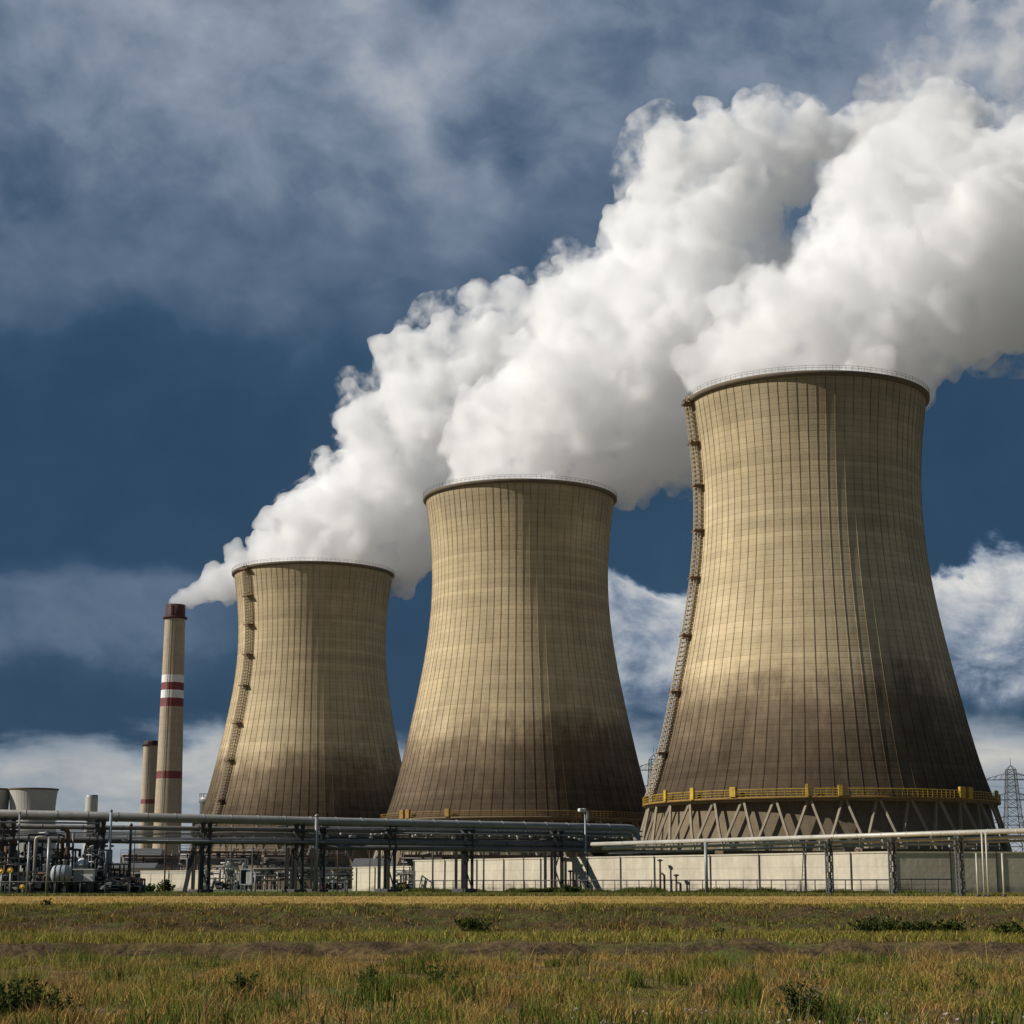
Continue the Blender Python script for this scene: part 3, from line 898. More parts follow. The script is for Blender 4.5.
def wpos(px):      # fraction along the pale wall for a photo column
    lo, hi = 0.0, 1.0
    for _ in range(40):
        m_ = (lo + hi) / 2
        x = WA[0] + (WB[0] - WA[0]) * m_; y = WA[1] + (WB[1] - WA[1]) * m_
        u = 512 + x * F / P(512, 888, y).y if False else None
        # invert P at the horizon row
        k = P(513, 888, y).x
        u = 512 + x / k
        if u < px: lo = m_
        else: hi = m_
    return lo
wall((WA, WB), 4.32, 0.35, M['wall'], 'long sunlit pale concrete boundary wall in front of the two right hand towers',
     [wpos(x) for x in (414, 445, 477, 504, 541, 588, 621, 655, 711, 760, 806, 852)])
WC = gx(1060, 144)
wall(((WB[0] + 0.01, WB[1] + 0.05), WC), 4.30, 0.35, M['wall_grey'], 'shaded grey concrete wall turning away at right from the sunlit wall', [0.34, 0.62, 0.9])
wall((gx(352, 206), gx(411, 198)), 3.85, 0.3, M['wall'], 'low pale panel wall left of the long pale wall, behind the pipe rack', [0.08, 0.4, 0.62, 0.98])
wall((gx(140, 236), gx(238, 226)), 3.7, 0.3, M['wall'], 'low cream wall seen under the pipes near the striped chimney', [0.3, 0.48, 0.66, 0.9])

# wire fence in front of the walls
def fence(px0, d0, px1, d1, h, step, label, name='wire_fence', mat='steel', mesh=True):
    a = Vector((*gx(px0, d0), 0)); b = Vector((*gx(px1, d1), 0)); L_ = (b - a).length; t = (b - a).normalized()
    za = float(ground_z(np.array([a.x]), np.array([a.y]))[0]); at = (a.x, a.y, za)
    root = empty(name, at, label, 'fence')
    n = max(2, int(L_ / step))
    for k in range(n + 1):
        p = a + t * (L_ * k / n)
        z = float(ground_z(np.array([p.x]), np.array([p.y]))[0])
        MB().tube([(p.x, p.y, z - 0.1), (p.x, p.y, z + h + 0.05)], 0.045, 6).build('post', M[mat], root, at)
    w = MB()
    zb = float(ground_z(np.array([b.x]), np.array([b.y]))[0])
    for k, hh in enumerate([h] + ([h * 0.66, h * 0.33, 0.08] if mesh else [])):
        w.tube([(a.x, a.y, za + hh), (b.x, b.y, zb + hh)], 0.045 if k == 0 else 0.012, 5)
    w.build('rail', M[mat], root, at)
    return root
fence(415, 184.5, 893, 139.5, 1.05, 1.5, 'low dark wire fence running along the foot of the sunlit wall')
fence(898, 139.5, 1050, 151, 1.1, 1.5, 'low dark wire fence along the foot of the shaded grey wall')
fence(130, 205, 345, 192, 1.9, 2.6, 'thin grey fence behind the pipe trestles on the left', mat='steel_grey')

# ---------------------------------------------------------------- pipelines
def pipe(pts, r, mat, label, name='pipe', flanges=0, group=None, bend=0.0):
    pts = [Vector(p) for p in pts]
    if bend > 0:                           # round the corners
        out = [pts[0]]
        for i in range(1, len(pts) - 1):
            a, c, b = pts[i - 1], pts[i], pts[i + 1]
            u = (a - c).normalized(); w = (b - c).normalized()
            k0 = c + u * bend; k1 = c + w * bend
            for t in np.linspace(0, 1, 7):
                out.append(k0 * (1 - t) ** 2 + c * (2 * t * (1 - t)) + k1 * t ** 2)
        out.append(pts[-1]); pts = out
    at = tuple(pts[0])
    root = empty(name, at, label, 'pipe', group)
    MB().tube(pts, r, 14 if r > 0.15 else 8).build('pipe_run', mat, root, at)
    if flanges:
        a, b = pts[0], pts[1] if bend == 0 else pts[1]
        t = (b - a).normalized()
        for k in range(1, flanges):
            c = a + (b - a) * (k / flanges)
            MB().tube([c - t * 0.05, c + t * 0.05], r * 1.10, 14).build('flange', mat, root, at)
    return root
DA0, DA1 = 138.0, 175.0
def A(px, py):     # a point on the left pipe rack line
    # rack plane: world line from photo x 0 at 138 m to photo x 628 at 175 m
    x0, y0 = gx(0, DA0); x1, y1 = gx(628, DA1)
    k = P(513, py, 1.0).x
    u = (px - 512) * k                     # x / y of the ray
    # point (x0 + s (x1-x0), y0 + s (y1-y0)) with x = u*y
    s_ = (u * y0 - x0) / ((x1 - x0) - u * (y1 - y0))
    return P(px, py, y0 + s_ * (y1 - y0))
rt_ = (Vector((*gx(628, DA1), 0)) - Vector((*gx(0, DA0), 0))).normalized()   # along the rack
rn_ = Vector((-rt_.y, rt_.x, 0))                                             # away from the camera
RZ = math.atan2(rt_.y, rt_.x)
pipe([A(-40, 813.5), A(637, 828.5), A(637, 842)], 0.36, M['pipe'], 'thickest grey lagged pipe on top of the left rack, elbowing down at its right end', flanges=26, bend=1.1)
pipe([A(-40, 825.5) + rn_ * 0.7, A(640, 834) + rn_ * 0.7], 0.19, M['pipe_dark'], 'dark pipe directly under the thickest pipe of the left rack', flanges=20)
pipe([A(-40, 838.5), A(592, 844.5)], 0.27, M['pipe_dark'], 'dark lower pipe of the left rack, running below two others', flanges=18)
pipe([A(322, 847) - rn_ * 0.1, A(592, 850) - rn_ * 0.1], 0.24, M['pipe_dark'], 'lowest dark pipe on the left rack, starting by the grey pole', flanges=8)
pipe([A(118, 841) - rn_ * 0.5, A(322, 842.3) - rn_ * 0.5], 0.10, M['steel_grey'], 'thin grey conduit lying along the dark lower pipe near the chimney')
pipe([A(-40, 822) - rn_ * 0.6, A(95, 823.5) - rn_ * 0.6], 0.07, M['steel_grey'], 'thin grey conduit at far left between the thick pipe and dark pipe')
pipe([A(320, 827.3) - rn_ * 0.3, A(640, 831.5) - rn_ * 0.3], 0.07, M['steel_grey'], 'thin grey conduit just under the thickest pipe, middle of rack')
pipe([A(390, 833) - rn_ * 0.3, A(640, 836.5) - rn_ * 0.3], 0.08, M['steel_grey'], 'second thin conduit of the rack, in front of the middle tower')
# cable tray with boxes between the pipes
at = A(322, 838); tray = empty('cable_tray', at, 'dark cable tray dotted with pale clamps in front of the middle tower', 'cable tray')
b = MB(); p0, p1 = A(322, 837.5) + rn_ * 0.3, A(625, 840.5) + rn_ * 0.3
b.bar(p0, p1, 0.5, 0.14); b.build('tray', M['steel'], tray, at)
g = random.Random(5)
for k in range(46):
    s_ = g.random(); c = p0 + (p1 - p0) * s_ + Vector((0, 0, g.uniform(0.0, 0.35))) - rn_ * 0.3
    MB().box(c, (g.uniform(0.15, 0.7), 0.2, g.uniform(0.1, 0.22)), RZ, 0.03).build('clamp', M['pipe_light'], tray, at)

def foot_z(p): return float(ground_z(np.array([p.x]), np.array([p.y]))[0])
def trestle(px, top, label, w=0.85, lean=0.0, mat='steel', levels=(826, 839.5), brace=False, cw=0.26, grp='dark steel trestles carrying the left pipe rack'):
    t_ = A(px, top); z0 = foot_z(t_)
    at = (t_.x, t_.y, z0)
    root = empty('pipe_trestle', at, label, 'trestle', grp)
    H = t_.z
    for dn in (-0.15, 1.25):
        for sg in (-0.5, 0.5):
            a_ = Vector((t_.x, t_.y, z0 - 0.1)) + rt_ * (sg * w * (1 + lean)) + rn_ * dn
            b_ = Vector((t_.x, t_.y, H)) + rt_ * (sg * w) + rn_ * dn
            MB().bar(a_, b_, cw, cw).build('column', M[mat], root, at)
    bm_ = MB()
    for lv in levels + (top,):
        z = A(px, lv).z - (0.38 if lv != top else 0.12)
        for dn in (-0.15, 1.25):
            c0 = Vector((t_.x, t_.y, z)) + rn_ * dn
            bm_.bar(c0 - rt_ * (w * 0.9), c0 + rt_ * (w * 0.9), 0.16, 0.22)
        for sg in (-0.5, 0.5):
            c0 = Vector((t_.x, t_.y, z - 0.2)) + rt_ * (sg * w)
            bm_.bar(c0 - rn_ * 0.4, c0 + rn_ * 1.6, 0.16, 0.2)
    bm_.build('cross_beam', M[mat], root, at)
    br = MB()
    zz = [z0 + 0.3, z0 + (H - z0) * 0.36, z0 + (H - z0) * 0.7, H - 0.3]
    for i in range(3):
        for dn in (-0.15,):
            s_ = 1 if i % 2 else -1
            br.bar(Vector((t_.x, t_.y, zz[i])) + rt_ * (-s_ * w / 2) + rn_ * dn, Vector((t_.x, t_.y, zz[i + 1])) + rt_ * (s_ * w / 2) + rn_ * dn, 0.09)
    if brace:
        br.bar(Vector((t_.x, t_.y, z0)) - rt_ * 1.6 + rn_ * 0.2, Vector((t_.x, t_.y, H - 1.4)) - rt_ * 0.7 + rn_ * 0.2, 0.30)
    br.build('brace', M[mat], root, at)
    fb = MB().box((t_.x + rn_.x * .5, t_.y + rn_.y * .5, z0 + 0.15), (w + 0.6, 2.0, 0.36), RZ, 0.05)
    fb.build('footing', M['steel'], root, at)
    return root
trestle(8, 817, 'dark steel pipe trestle at the far left edge among the machinery')
trestle(100, 819, 'dark trestle behind the slim blue grey pole, left of the chimneys', 0.5, brace=True)
trestle(206, 821, 'dark trestle with a slanting leg, below the ladder tower', 0.6, brace=True)
trestle(299, 823, 'dark trestle just left of the tall pale pole, in front of the farthest big tower', 0.6)
trestle(322, 828, 'slim dark trestle just right of the tall pale pole', 0.3, cw=0.18)
trestle(391, 824.5, 'dark trestle at the gap between the farthest and middle towers', 0.6)
trestle(468, 826.5, 'dark trestle in front of the left part of the sunlit wall', 0.7)
trestle(557, 828, 'dark trestle nearest to the twin headed lamp post', 0.75)

for k in range(6):
    pipe([A(-30, 829.5 + k * 1.6) + rn_ * (0.2 + 0.12 * k), A(620, 836.2 + k * 1.1) + rn_ * (0.2 + 0.12 * k)], 0.035 + 0.012 * (k % 3), M['pipe_dark' if k % 2 else 'steel_grey'],
         'thin conduit in the bundle between the two dark pipes of the left rack', 'conduit', group='thin conduits bundled along the left rack')
g = random.Random(31)
for k in range(16):
    px = 150 + k * 29 + g.uniform(-9, 9); a_ = A(px, g.choice((826, 839, 842))) + rn_ * 1.0
    z0 = foot_z(a_)
    pipe([(a_.x, a_.y, z0), (a_.x, a_.y, a_.z), tuple(a_ + rt_ * g.uniform(-1.5, 1.5))], g.uniform(0.035, 0.075), M[g.choice(('pipe_dark', 'rusty', 'steel', 'steel_grey'))],
         'slim drop pipe coming down from the left rack to the ground', 'drop_pipe', group='slim drop pipes of the left rack', bend=0.2)

# poles
def pole(px, top, label, r, mat, d_off=-0.9, heads=False):
    t_ = A(px, top) + rn_ * d_off; z0 = foot_z(t_); at = (t_.x, t_.y, z0)
    root = empty('lamp_post' if heads else 'steel_pole', at, label, 'lamp post' if heads else 'pole')
    MB().tube([(t_.x, t_.y, z0 - 0.1), (t_.x, t_.y, t_.z)], [r, r * 0.75], 12).build('shaft', mat, root, at)
    MB().lathe([(r * 2.2, 0), (r * 2.2, 0.12), (r * 1.3, 0.16)], 12, c=(t_.x, t_.y, z0)).build('base_plate', M['steel'], root, at)
    if heads:
        MB().bar(t_ - rt_ * 0.55, t_ + rt_ * 0.25, 0.09).build('crossarm', M['steel_grey'], root, at)
        for k, (o_, s_) in enumerate(((-0.5, (0.55, 0.35, 0.3)), (-0.15, (0.35, 0.3, 0.34)))):
            MB().box(t_ + rt_ * o_ + Vector((0, 0, 0.12)), s_, RZ, 0.05).build('lamp_head', M['offwhite'], root, at)
        MB().tube([t_ + rt_ * 0.2, t_ + rt_ * 0.25 + Vector((0, 0, -0.0)), t_ + rt_ * 0.28 + Vector((0, 0, -0.85))], 0.09, 8).build('lamp_head', M['offwhite'], root, at)
    else:
        MB().lathe([(r * 0.9, 0), (r * 0.9, 0.1), (r * 0.3, 0.2)], 12, c=t_).build('cap', mat, root, at)
    return root
pole(106, 812, 'slim blue grey steel pole crossing the pipes left of the chimneys', 0.14, M['cabinet'])
pole(311, 817, 'tall pale grey pole crossing all pipes in front of the farthest big tower', 0.19, M['pipe'])
pole(579, 812, 'lamp post with two pale heads rising above the rack before the middle tower', 0.12, M['steel_grey'], heads=True)
pole(15, 814, 'thin grey pole near the left picture edge, ending at the thick pipe', 0.09, M['steel_grey'])
pole(126, 826, 'thin dark post between the middle pipes right of the blue grey pole', 0.13, M['steel'])

# right pipeline
DB0, DB1 = 160.0, 114.0
def Bp(px, py):
    x0, y0 = gx(592, DB0); x1, y1 = gx(1024, DB1)
    u = (px - 512) * P(513, py, 1.0).x
    s_ = (u * y0 - x0) / ((x1 - x0) - u * (y1 - y0))
    return P(px, py, y0 + s_ * (y1 - y0))
bt_ = (Vector((*gx(1024, DB1), 0)) - Vector((*gx(592, DB0), 0))).normalized(); bn_ = Vector((-bt_.y, bt_.x, 0)); BZ = math.atan2(bt_.y, bt_.x)
pipe([Bp(592, 844.3), Bp(1080, 829)], 0.165, M['pipe_light'], 'bright pale pipe, upper one of the right hand pipeline', flanges=22)
pipe([Bp(598, 848.5) + bn_ * 0.5, Bp(1080, 835.3) + bn_ * 0.5], 0.105, M['pipe_light'], 'second pale pipe just below the bright one on the right', flanges=22)
pipe([Bp(600, 853) + bn_ * 0.9, Bp(1080, 838.5) + bn_ * 0.9], 0.08, M['steel_grey'], 'thin grey pipe, lowest of the right hand pipeline')
def lattice(px, top, label, w=0.27):
    t_ = Bp(px, top); z0 = foot_z(t_); at = (t_.x, t_.y, z0)
    root = empty('lattice_support', at, label, 'support', 'lattice posts carrying the right hand pipeline')
    cs = [(-w / 2, 0.0), (w / 2, 0.0), (w / 2, 0.4), (-w / 2, 0.4)]
    pt = lambda c, z: Vector((t_.x, t_.y, z)) + bt_ * c[0] + bn_ * c[1]
    for c in cs: MB().bar(pt(c, z0 - 0.1), pt(c, t_.z + 0.1), 0.085).build('column', M['steel_grey'], root, at)
    b = MB(); zs = np.linspace(z0 + 0.2, t_.z - 0.3, 7)
    for i in range(6):
        for j in range(4):
            c0, c1 = cs[j], cs[(j + 1) % 4]
            if i % 2: c0, c1 = c1, c0
            b.bar(pt(c0, zs[i]), pt(c1, zs[i + 1]), 0.06)
            b.bar(pt(c0, zs[i]), pt(c1, zs[i]), 0.06)
    b.build('bracing', M['steel'], root, at)
    b = MB()
    for z in (t_.z - 0.3, t_.z - 0.75):
        b.bar(Vector((t_.x, t_.y, z)) - bn_ * 0.6, Vector((t_.x, t_.y, z)) + bn_ * 1.4, 0.16)
    b.build('cross_beam', M['steel_grey'], root, at)
    return root
lattice(826, 838, 'lattice pipe support in front of the sunlit wall near its right part')
lattice(889, 836, 'lattice pipe support at the corner where sunlit wall meets grey wall')
lattice(956, 834, 'lattice pipe support standing alone before the grey wall')
def bpole(px, top, label, r=0.09, mat='pipe_light', off=-0.4, foot=None):
    t_ = Bp(px, top) + bn_ * off; z0 = foot_z(t_); at = (t_.x, t_.y, z0)
    root = empty('steel_pole', at, label, 'pole')
    MB().tube([(t_.x, t_.y, z0 - 0.1), (t_.x, t_.y, t_.z)], r, 10).build('shaft', M[mat], root, at)
    MB().lathe([(r * 2.2, 0), (r * 2.2, 0.1), (r * 1.2, 0.14)], 10, c=(t_.x, t_.y, z0)).build('base_plate', M['steel'], root, at)
    return root
bpole(710, 842, 'grey post under the pale pipe before the sunlit wall, left of centre', 0.13, 'steel_grey')
bpole(981, 853, 'short white post left of a pair of taller white posts at right', 0.06)
bpole(986.5, 832, 'left one of the close pair of white posts at right', 0.06)
bpole(990.5, 832, 'right one of the close pair of white posts at right', 0.06)
bpole(1007, 853, 'white post nearest the right edge, before the grey wall', 0.065)

# leaning ladder, small standpipes and bollard by the sunlit wall
t_ = Bp(806, 857); z0 = foot_z(t_); at = (t_.x - .3, t_.y, z0)
ladder = empty('leaning_ladder', at, 'thin dark ladder leaning against the pipes by the sunlit wall', 'ladder')
b = MB(); a0 = Vector(at) ; a1 = Bp(809, 847) - bn_ * 0.35
for o_ in (-0.2, 0.2): b.bar(a0 + bt_ * o_, a1 + bt_ * o_ * 0.8, 0.05)
b.build('rail', M['steel'], ladder, at); b = MB()
for k in range(1, 12): c = a0 + (a1 - a0) * (k / 12); b.bar(c - bt_ * 0.19, c + bt_ * 0.19, 0.035)
b.build('rung', M['steel'], ladder, at)
def standpipe(px, py, label):
    wx = WA[0] + (WB[0] - WA[0]) * wpos(px); wy = WA[1] + (WB[1] - WA[1]) * wpos(px)
    nx = Vector((WB[1] - WA[1], -(WB[0] - WA[0]), 0)).normalized()
    p = Vector((wx, wy, 0)) + nx * 0.8; z0 = foot_z(p); at = (p.x, p.y, z0)
    h = P(px, py, p.y).z - z0
    root = empty('standpipe', at, label, 'standpipe')
    MB().tube([(p.x, p.y, z0), (p.x, p.y, z0 + h)], 0.09, 8).build('pipe_run', M['rusty'], root, at)
    MB().tube([(p.x + .35, p.y, z0), (p.x + .35, p.y, z0 + h * 0.55), (p.x + .1, p.y, z0 + h * 0.62)], 0.1, 8).build('branch', M['steel'], root, at)
    MB().lathe([(0.22, 0), (0.26, 0.08), (0.1, 0.16)], 12, c=(p.x, p.y, z0 + h)).build('valve_wheel', M['steel'], root, at)
    return root
standpipe(667, 861, 'dark standpipe with a side branch against the sunlit wall below the nearest tower')
standpipe(683, 876, 'short dark standpipe with a wheel just right of a taller standpipe')
standpipe(577, 872, 'rusty standpipe at the foot of the lamp post')

# shade strip on the wall comes from this inclined duct
p0 = Bp(594, 848) + Vector((0, 0, 0.1))
# ---------------------------------------------------------------- left process plant
LD = 136.0
def gpt(px, d): x, y = gx(px, d); z = float(ground_z(np.array([x]), np.array([y]))[0]); return Vector((x, y, z))
def zpx(py, d): return P(512, py, d).z
# lagged riser pipes
def riser(px, top, d, r, mat, label, to=None, bot=None):
    g0 = gpt(px, d); zt = zpx(top, d)
    if bot: g0.z = zpx(bot, d)
    pts = [g0, Vector((g0.x, g0.y, zt))]
    if to is not None:
        e = gpt(to, d); pts.append(Vector((e.x, e.y, zt)))
    return pipe(pts, r, M[mat], label, bend=min(0.5, r * 3) if to is not None else 0, flanges=0, name='riser_pipe')
riser(33, 837, 135, 0.085, 'pipe_light', 'white riser pipe turning right at its top, among the left machinery', 46)
riser(47, 837.5, 134.5, 0.12, 'pipe', 'thick pale riser pipe in the middle of the left machinery')
riser(27, 842, 134, 0.08, 'steel_grey', 'thin grey riser left of the white bent riser')
riser(66, 829, 140, 0.16, 'rusty', 'brown riser rising to the dark pipe above the pale blue tank', 58)
riser(71, 833, 141, 0.09, 'pipe_dark', 'slim dark riser just right of the brown riser')
riser(55, 842, 142, 0.10, 'pipe_dark', 'slim dark riser directly behind the pale blue tank', 62)
riser(4, 846, 139, 0.14, 'rusty', 'brown riser at the left picture edge')
riser(88, 846, 143, 0.08, 'steel_grey', 'thin grey riser right behind the white cabinet', 112)
# horizontal tank
g0 = gpt(61, 133.2); at = tuple(g0); zc = zpx(874, 133.2); rr = 0.62
tk = empty('horizontal_tank', at, 'pale blue grey horizontal tank on short legs among dark machinery', 'tank')
x0, x1 = gpt(53.5, 133.2).x, gpt(68, 133.2).x
MB().lathe([(0.05, x0 - 0.22), (rr * 0.55, x0 - 0.18), (rr * 0.88, x0 - 0.06), (rr, x0 + 0.08), (rr, x1 - 0.08), (rr * 0.88, x1 + 0.06), (rr * 0.5, x1 + 0.16), (0.05, x1 + 0.2)], 24, c=(0, g0.y, zc), axis='X').build('vessel', M['cabinet'], tk, at)
for xx in (x0 + 0.15, (x0 + x1) / 2, x1 - 0.15):
    MB().lathe([(rr + .005, xx - .04), (rr + .03, xx - .035), (rr + .03, xx + .035), (rr + .005, xx + .04)], 24, c=(0, g0.y, zc), axis='X', cap=False).build('strap', M['steel'], tk, at)
for xx in (x0 + 0.15, x1 - 0.15):
    MB().box((xx, g0.y, (g0.z + zc - 0.3) / 2), (0.16, 0.8, zc - 0.3 - g0.z), 0).build('leg', M['steel'], tk, at)
MB().lathe([(0.14, 0), (0.14, 0.35), (0.2, 0.36), (0.2, 0.42)], 12, c=(x1 - 0.3, g0.y, zc + rr - 0.05)).build('nozzle', M['steel_grey'], tk, at)
# cabinet and dome vessel
g0 = gpt(83.5, 134); at = tuple(g0)
cb = empty('control_cabinet', at, 'pale two door control cabinet right of the blue grey tank', 'cabinet')
zb, zt = zpx(882.5, 134), zpx(870, 134)
for o_ in (-0.36, 0.36):
    MB().box((g0.x + o_, g0.y, (zb + zt) / 2), (0.70, 0.6, zt - zb), 0, 0.03).build('door', M['cabinet'] if o_ < 0 else M['offwhite'], cb, at)
for o_ in (-0.6, 0.6): MB().box((g0.x + o_, g0.y, (g0.z + zb) / 2), (0.1, 0.5, zb - g0.z)).build('leg', M['steel'], cb, at)
MB().box((g0.x, g0.y, zt + 0.04), (1.55, 0.75, 0.07)).build('canopy', M['offwhite'], cb, at)
g0 = gpt(81, 139); at = tuple(g0)
dv = empty('dome_vessel', at, 'pale round topped vessel showing just above the control cabinet', 'vessel')
zt = zpx(858, 139); rr = 0.48
MB().lathe([(rr, g0.z), (rr, zt - 0.45), (rr * 0.92, zt - 0.25), (rr * 0.65, zt - 0.08), (rr * 0.2, zt)], 24, c=(g0.x, g0.y, 0)).build('vessel', M['offwhite'], dv, at)
MB().tube([(g0.x, g0.y, zt - 0.05), (g0.x, g0.y, zt + 0.25), (g0.x + 0.4, g0.y, zt + 0.3)], 0.07, 8).build('nozzle', M['steel_grey'], dv, at)
MB().lathe([(rr + 0.02, zt - 0.6), (rr + 0.08, zt - 0.58), (rr + 0.08, zt - 0.5), (rr + 0.02, zt - 0.48)], 24, c=(g0.x, g0.y, 0)).build('band', M['steel_grey'], dv, at)
# machinery skids
def skid(px, d, w, h, label, seed, mats=('machine', 'rusty', 'steel_grey')):
    g = random.Random(seed)
    g0 = gpt(px, d); at = tuple(g0)
    root = empty('machinery_skid', at, label, 'machinery', 'dark pump and pipework skids on the left')
    fr = MB(); dpt = 1.6
    for i in (-0.5, 0.5):
        for j in (-0.5, 0.5):
            fr.bar(g0 + Vector((i * w, j * dpt, 0)), g0 + Vector((i * w, j * dpt, h)), 0.11)
    for zz in (0.18, h * 0.55, h):
        for j in (-0.5, 0.5): fr.bar(g0 + Vector((-w / 2, j * dpt, zz)), g0 + Vector((w / 2, j * dpt, zz)), 0.10)
        for i in (-0.5, 0.5): fr.bar(g0 + Vector((i * w, -dpt / 2, zz)), g0 + Vector((i * w, dpt / 2, zz)), 0.10)
    fr.build('frame', M[mats[0]], root, at)
    for k in range(3):                                     # pump with motor
        x = g0.x + w * (-0.33 + 0.33 * k) + g.uniform(-.1, .1); y = g0.y - 0.35; r = g.uniform(0.2, 0.36); L_ = g.uniform(0.5, 0.9); z = g0.z + 0.25 + r
        MB().lathe([(r * .4, -L_ / 2 - .12), (r * .5, -L_ / 2), (r, -L_ / 2), (r, L_ * .2), (r * 1.25, L_ * .22), (r * 1.25, L_ * .3), (r * .7, L_ * .32), (r * .7, L_ / 2)], 14, c=(x, y, z), axis='X').build('motor', M[g.choice(('machine', 'machine', 'pipe_dark', 'rusty'))], root, at)
    pp = MB()
    for k in range(7):
        x = g0.x + g.uniform(-.48, .48) * w; y = g0.y + g.uniform(-.6, .6); z1 = g0.z + g.uniform(0.5, 1.0) * h; x2 = x + g.uniform(-.4, .4) * w
        x2 = max(g0.x - w * .5, min(g0.x + w * .5, x2))
        pp.tube([(x, y, g0.z + 0.2), (x, y, z1 - .12), (x + (x2 - x) * .1, y, z1), (x2, y, z1), (x2, y + 0.02, z1 - 0.5)], g.uniform(0.05, 0.11), 8)
    pp.build('pipework', M[mats[1]], root, at)
    for k in range(5):
        p2 = MB()
        x = g0.x + g.uniform(-.48, .48) * w; y = g0.y + g.uniform(-.75, .2); z1 = g0.z + g.uniform(0.3, 1.05) * h
        p2.tube([(x - g.uniform(.2, .9), y, z1), (x + g.uniform(.2, .9), y, z1)], g.uniform(0.03, 0.07), 8)
        p2.lathe([(0.13, -.03), (0.16, 0), (0.13, .03)], 10, c=(x, y - 0.04, z1), axis='Y')
        p2.build('fitting', M[mats[2]], root, at)
    for k in range(3):
        x = g0.x + g.uniform(-.45, .45) * w; z1 = g0.z + g.uniform(0.15, 0.8) * h
        MB().box((x, g0.y + g.uniform(-.5, .4), z1), (g.uniform(.3, .6), .4, g.uniform(.3, .6)), 0, 0.03).build('junction_box', M[g.choice(('machine', 'steel', 'steel_grey'))], root, at)
    return root
for i, (px, d, w, h, lb) in enumerate((
        (-14, 140, 2.8, 4.0, 'tall dark pipework skid cut by the left edge'),
        (9, 137, 1.7, 2.6, 'dark pump skid at the foot of the leftmost trestle'),
        (24, 138, 2.0, 3.9, 'tall dark skid behind the thin risers'),
        (44, 139.5, 2.2, 4.3, 'tallest dark skid behind the thick pale riser'),
        (40, 135.5, 2.0, 1.6, 'low rusty pump skid left of the pale blue tank'),
        (63, 141.5, 2.0, 3.3, 'dark skid behind the pale blue tank'),
        (76, 136.5, 1.8, 1.3, 'low dark skid between the tank and the cabinet'),
        (97, 139, 1.6, 3.2, 'narrow dark skid at the slim blue grey pole'),
        (112, 141, 2.0, 2.2, 'grey pipe skid right of the blue grey pole'),
        (119, 136, 1.7, 1.2, 'low black skid just right of the trestle foot'),
        (134, 136.5, 1.2, 1.1, 'last low black skid at the end of the machinery'))):
    skid(px, d, w, h, lb, 100 + i, ('machine', 'rusty' if i % 3 == 0 else 'machine', 'steel_grey' if i % 2 else 'rusty'))
# valves with yellow wheels
def valve(px, py, d, label):
    g0 = gpt(px, d); z = zpx(py, d); at = tuple(g0)
    root = empty('valve', at, label, 'valve', 'yellow valves among the left machinery')
    MB().tube([g0, (g0.x, g0.y, z)], 0.07, 8).build('stem', M['steel_grey'], root, at)
    MB().lathe([(0.06, -.16), (0.13, -.1), (0.13, .1), (0.06, .16)], 12, c=(g0.x, g0.y, z), axis='X').build('body', M['valve'], root, at)
    MB().tube([(g0.x + .16 * math.cos(t), g0.y - 0.2, z + .16 * math.sin(t)) for t in np.linspace(0, 2 * math.pi, 17)], 0.04, 6, False).build('wheel', M['valve'], root, at)
valve(10, 870.5, 133.5, 'yellow valve on a stem beside the leftmost trestle')
valve(1, 871.5, 134.5, 'yellow valve cut by the left picture edge')
valve(23, 887, 132.6, 'low yellow valve near the ground left of the white riser')
# handrails in front of the machinery
fence(-20, 132.0, 130, 133.0, 0.9, 1.6, 'low dark handrail at the front of the left machinery', 'handrail', 'steel', False)

# white frame cabinet and low pipe bridge
g0 = gpt(246, 152); at = tuple(g0)
wf = empty('switch_cabinet', at, 'white open fronted switch cabinet at the left end of the low pipe bridge', 'cabinet')
zb, zt = zpx(884.5, 152), zpx(869.5, 152)
MB().box((g0.x, g0.y, zt + .03), (0.98, 0.7, 0.08)).box((g0.x, g0.y, zb), (0.96, 0.7, 0.08)).box((g0.x - .45, g0.y, (zt + zb) / 2), (0.08, 0.7, zt - zb - .1)).box((g0.x + .45, g0.y, (zt + zb) / 2), (0.08, 0.7, zt - zb - .1)).build('frame', M['offwhite'], wf, at)
MB().box((g0.x + .22, g0.y - .1, (zt + zb) / 2), (0.36, 0.4, zt - zb - .12), 0, .02).build('door', M['offwhite'], wf, at)
MB().box((g0.x - .2, g0.y + .1, (zt + zb) / 2), (0.38, 0.3, zt - zb - .12), 0, .02).build('inner_panel', M['machine'], wf, at)
for o_ in (-.4, .4): MB().box((g0.x + o_, g0.y, (g0.z + zb) / 2 - .02), (0.1, 0.5, zb - g0.z - .06)).build('leg', M['steel_grey'], wf, at)
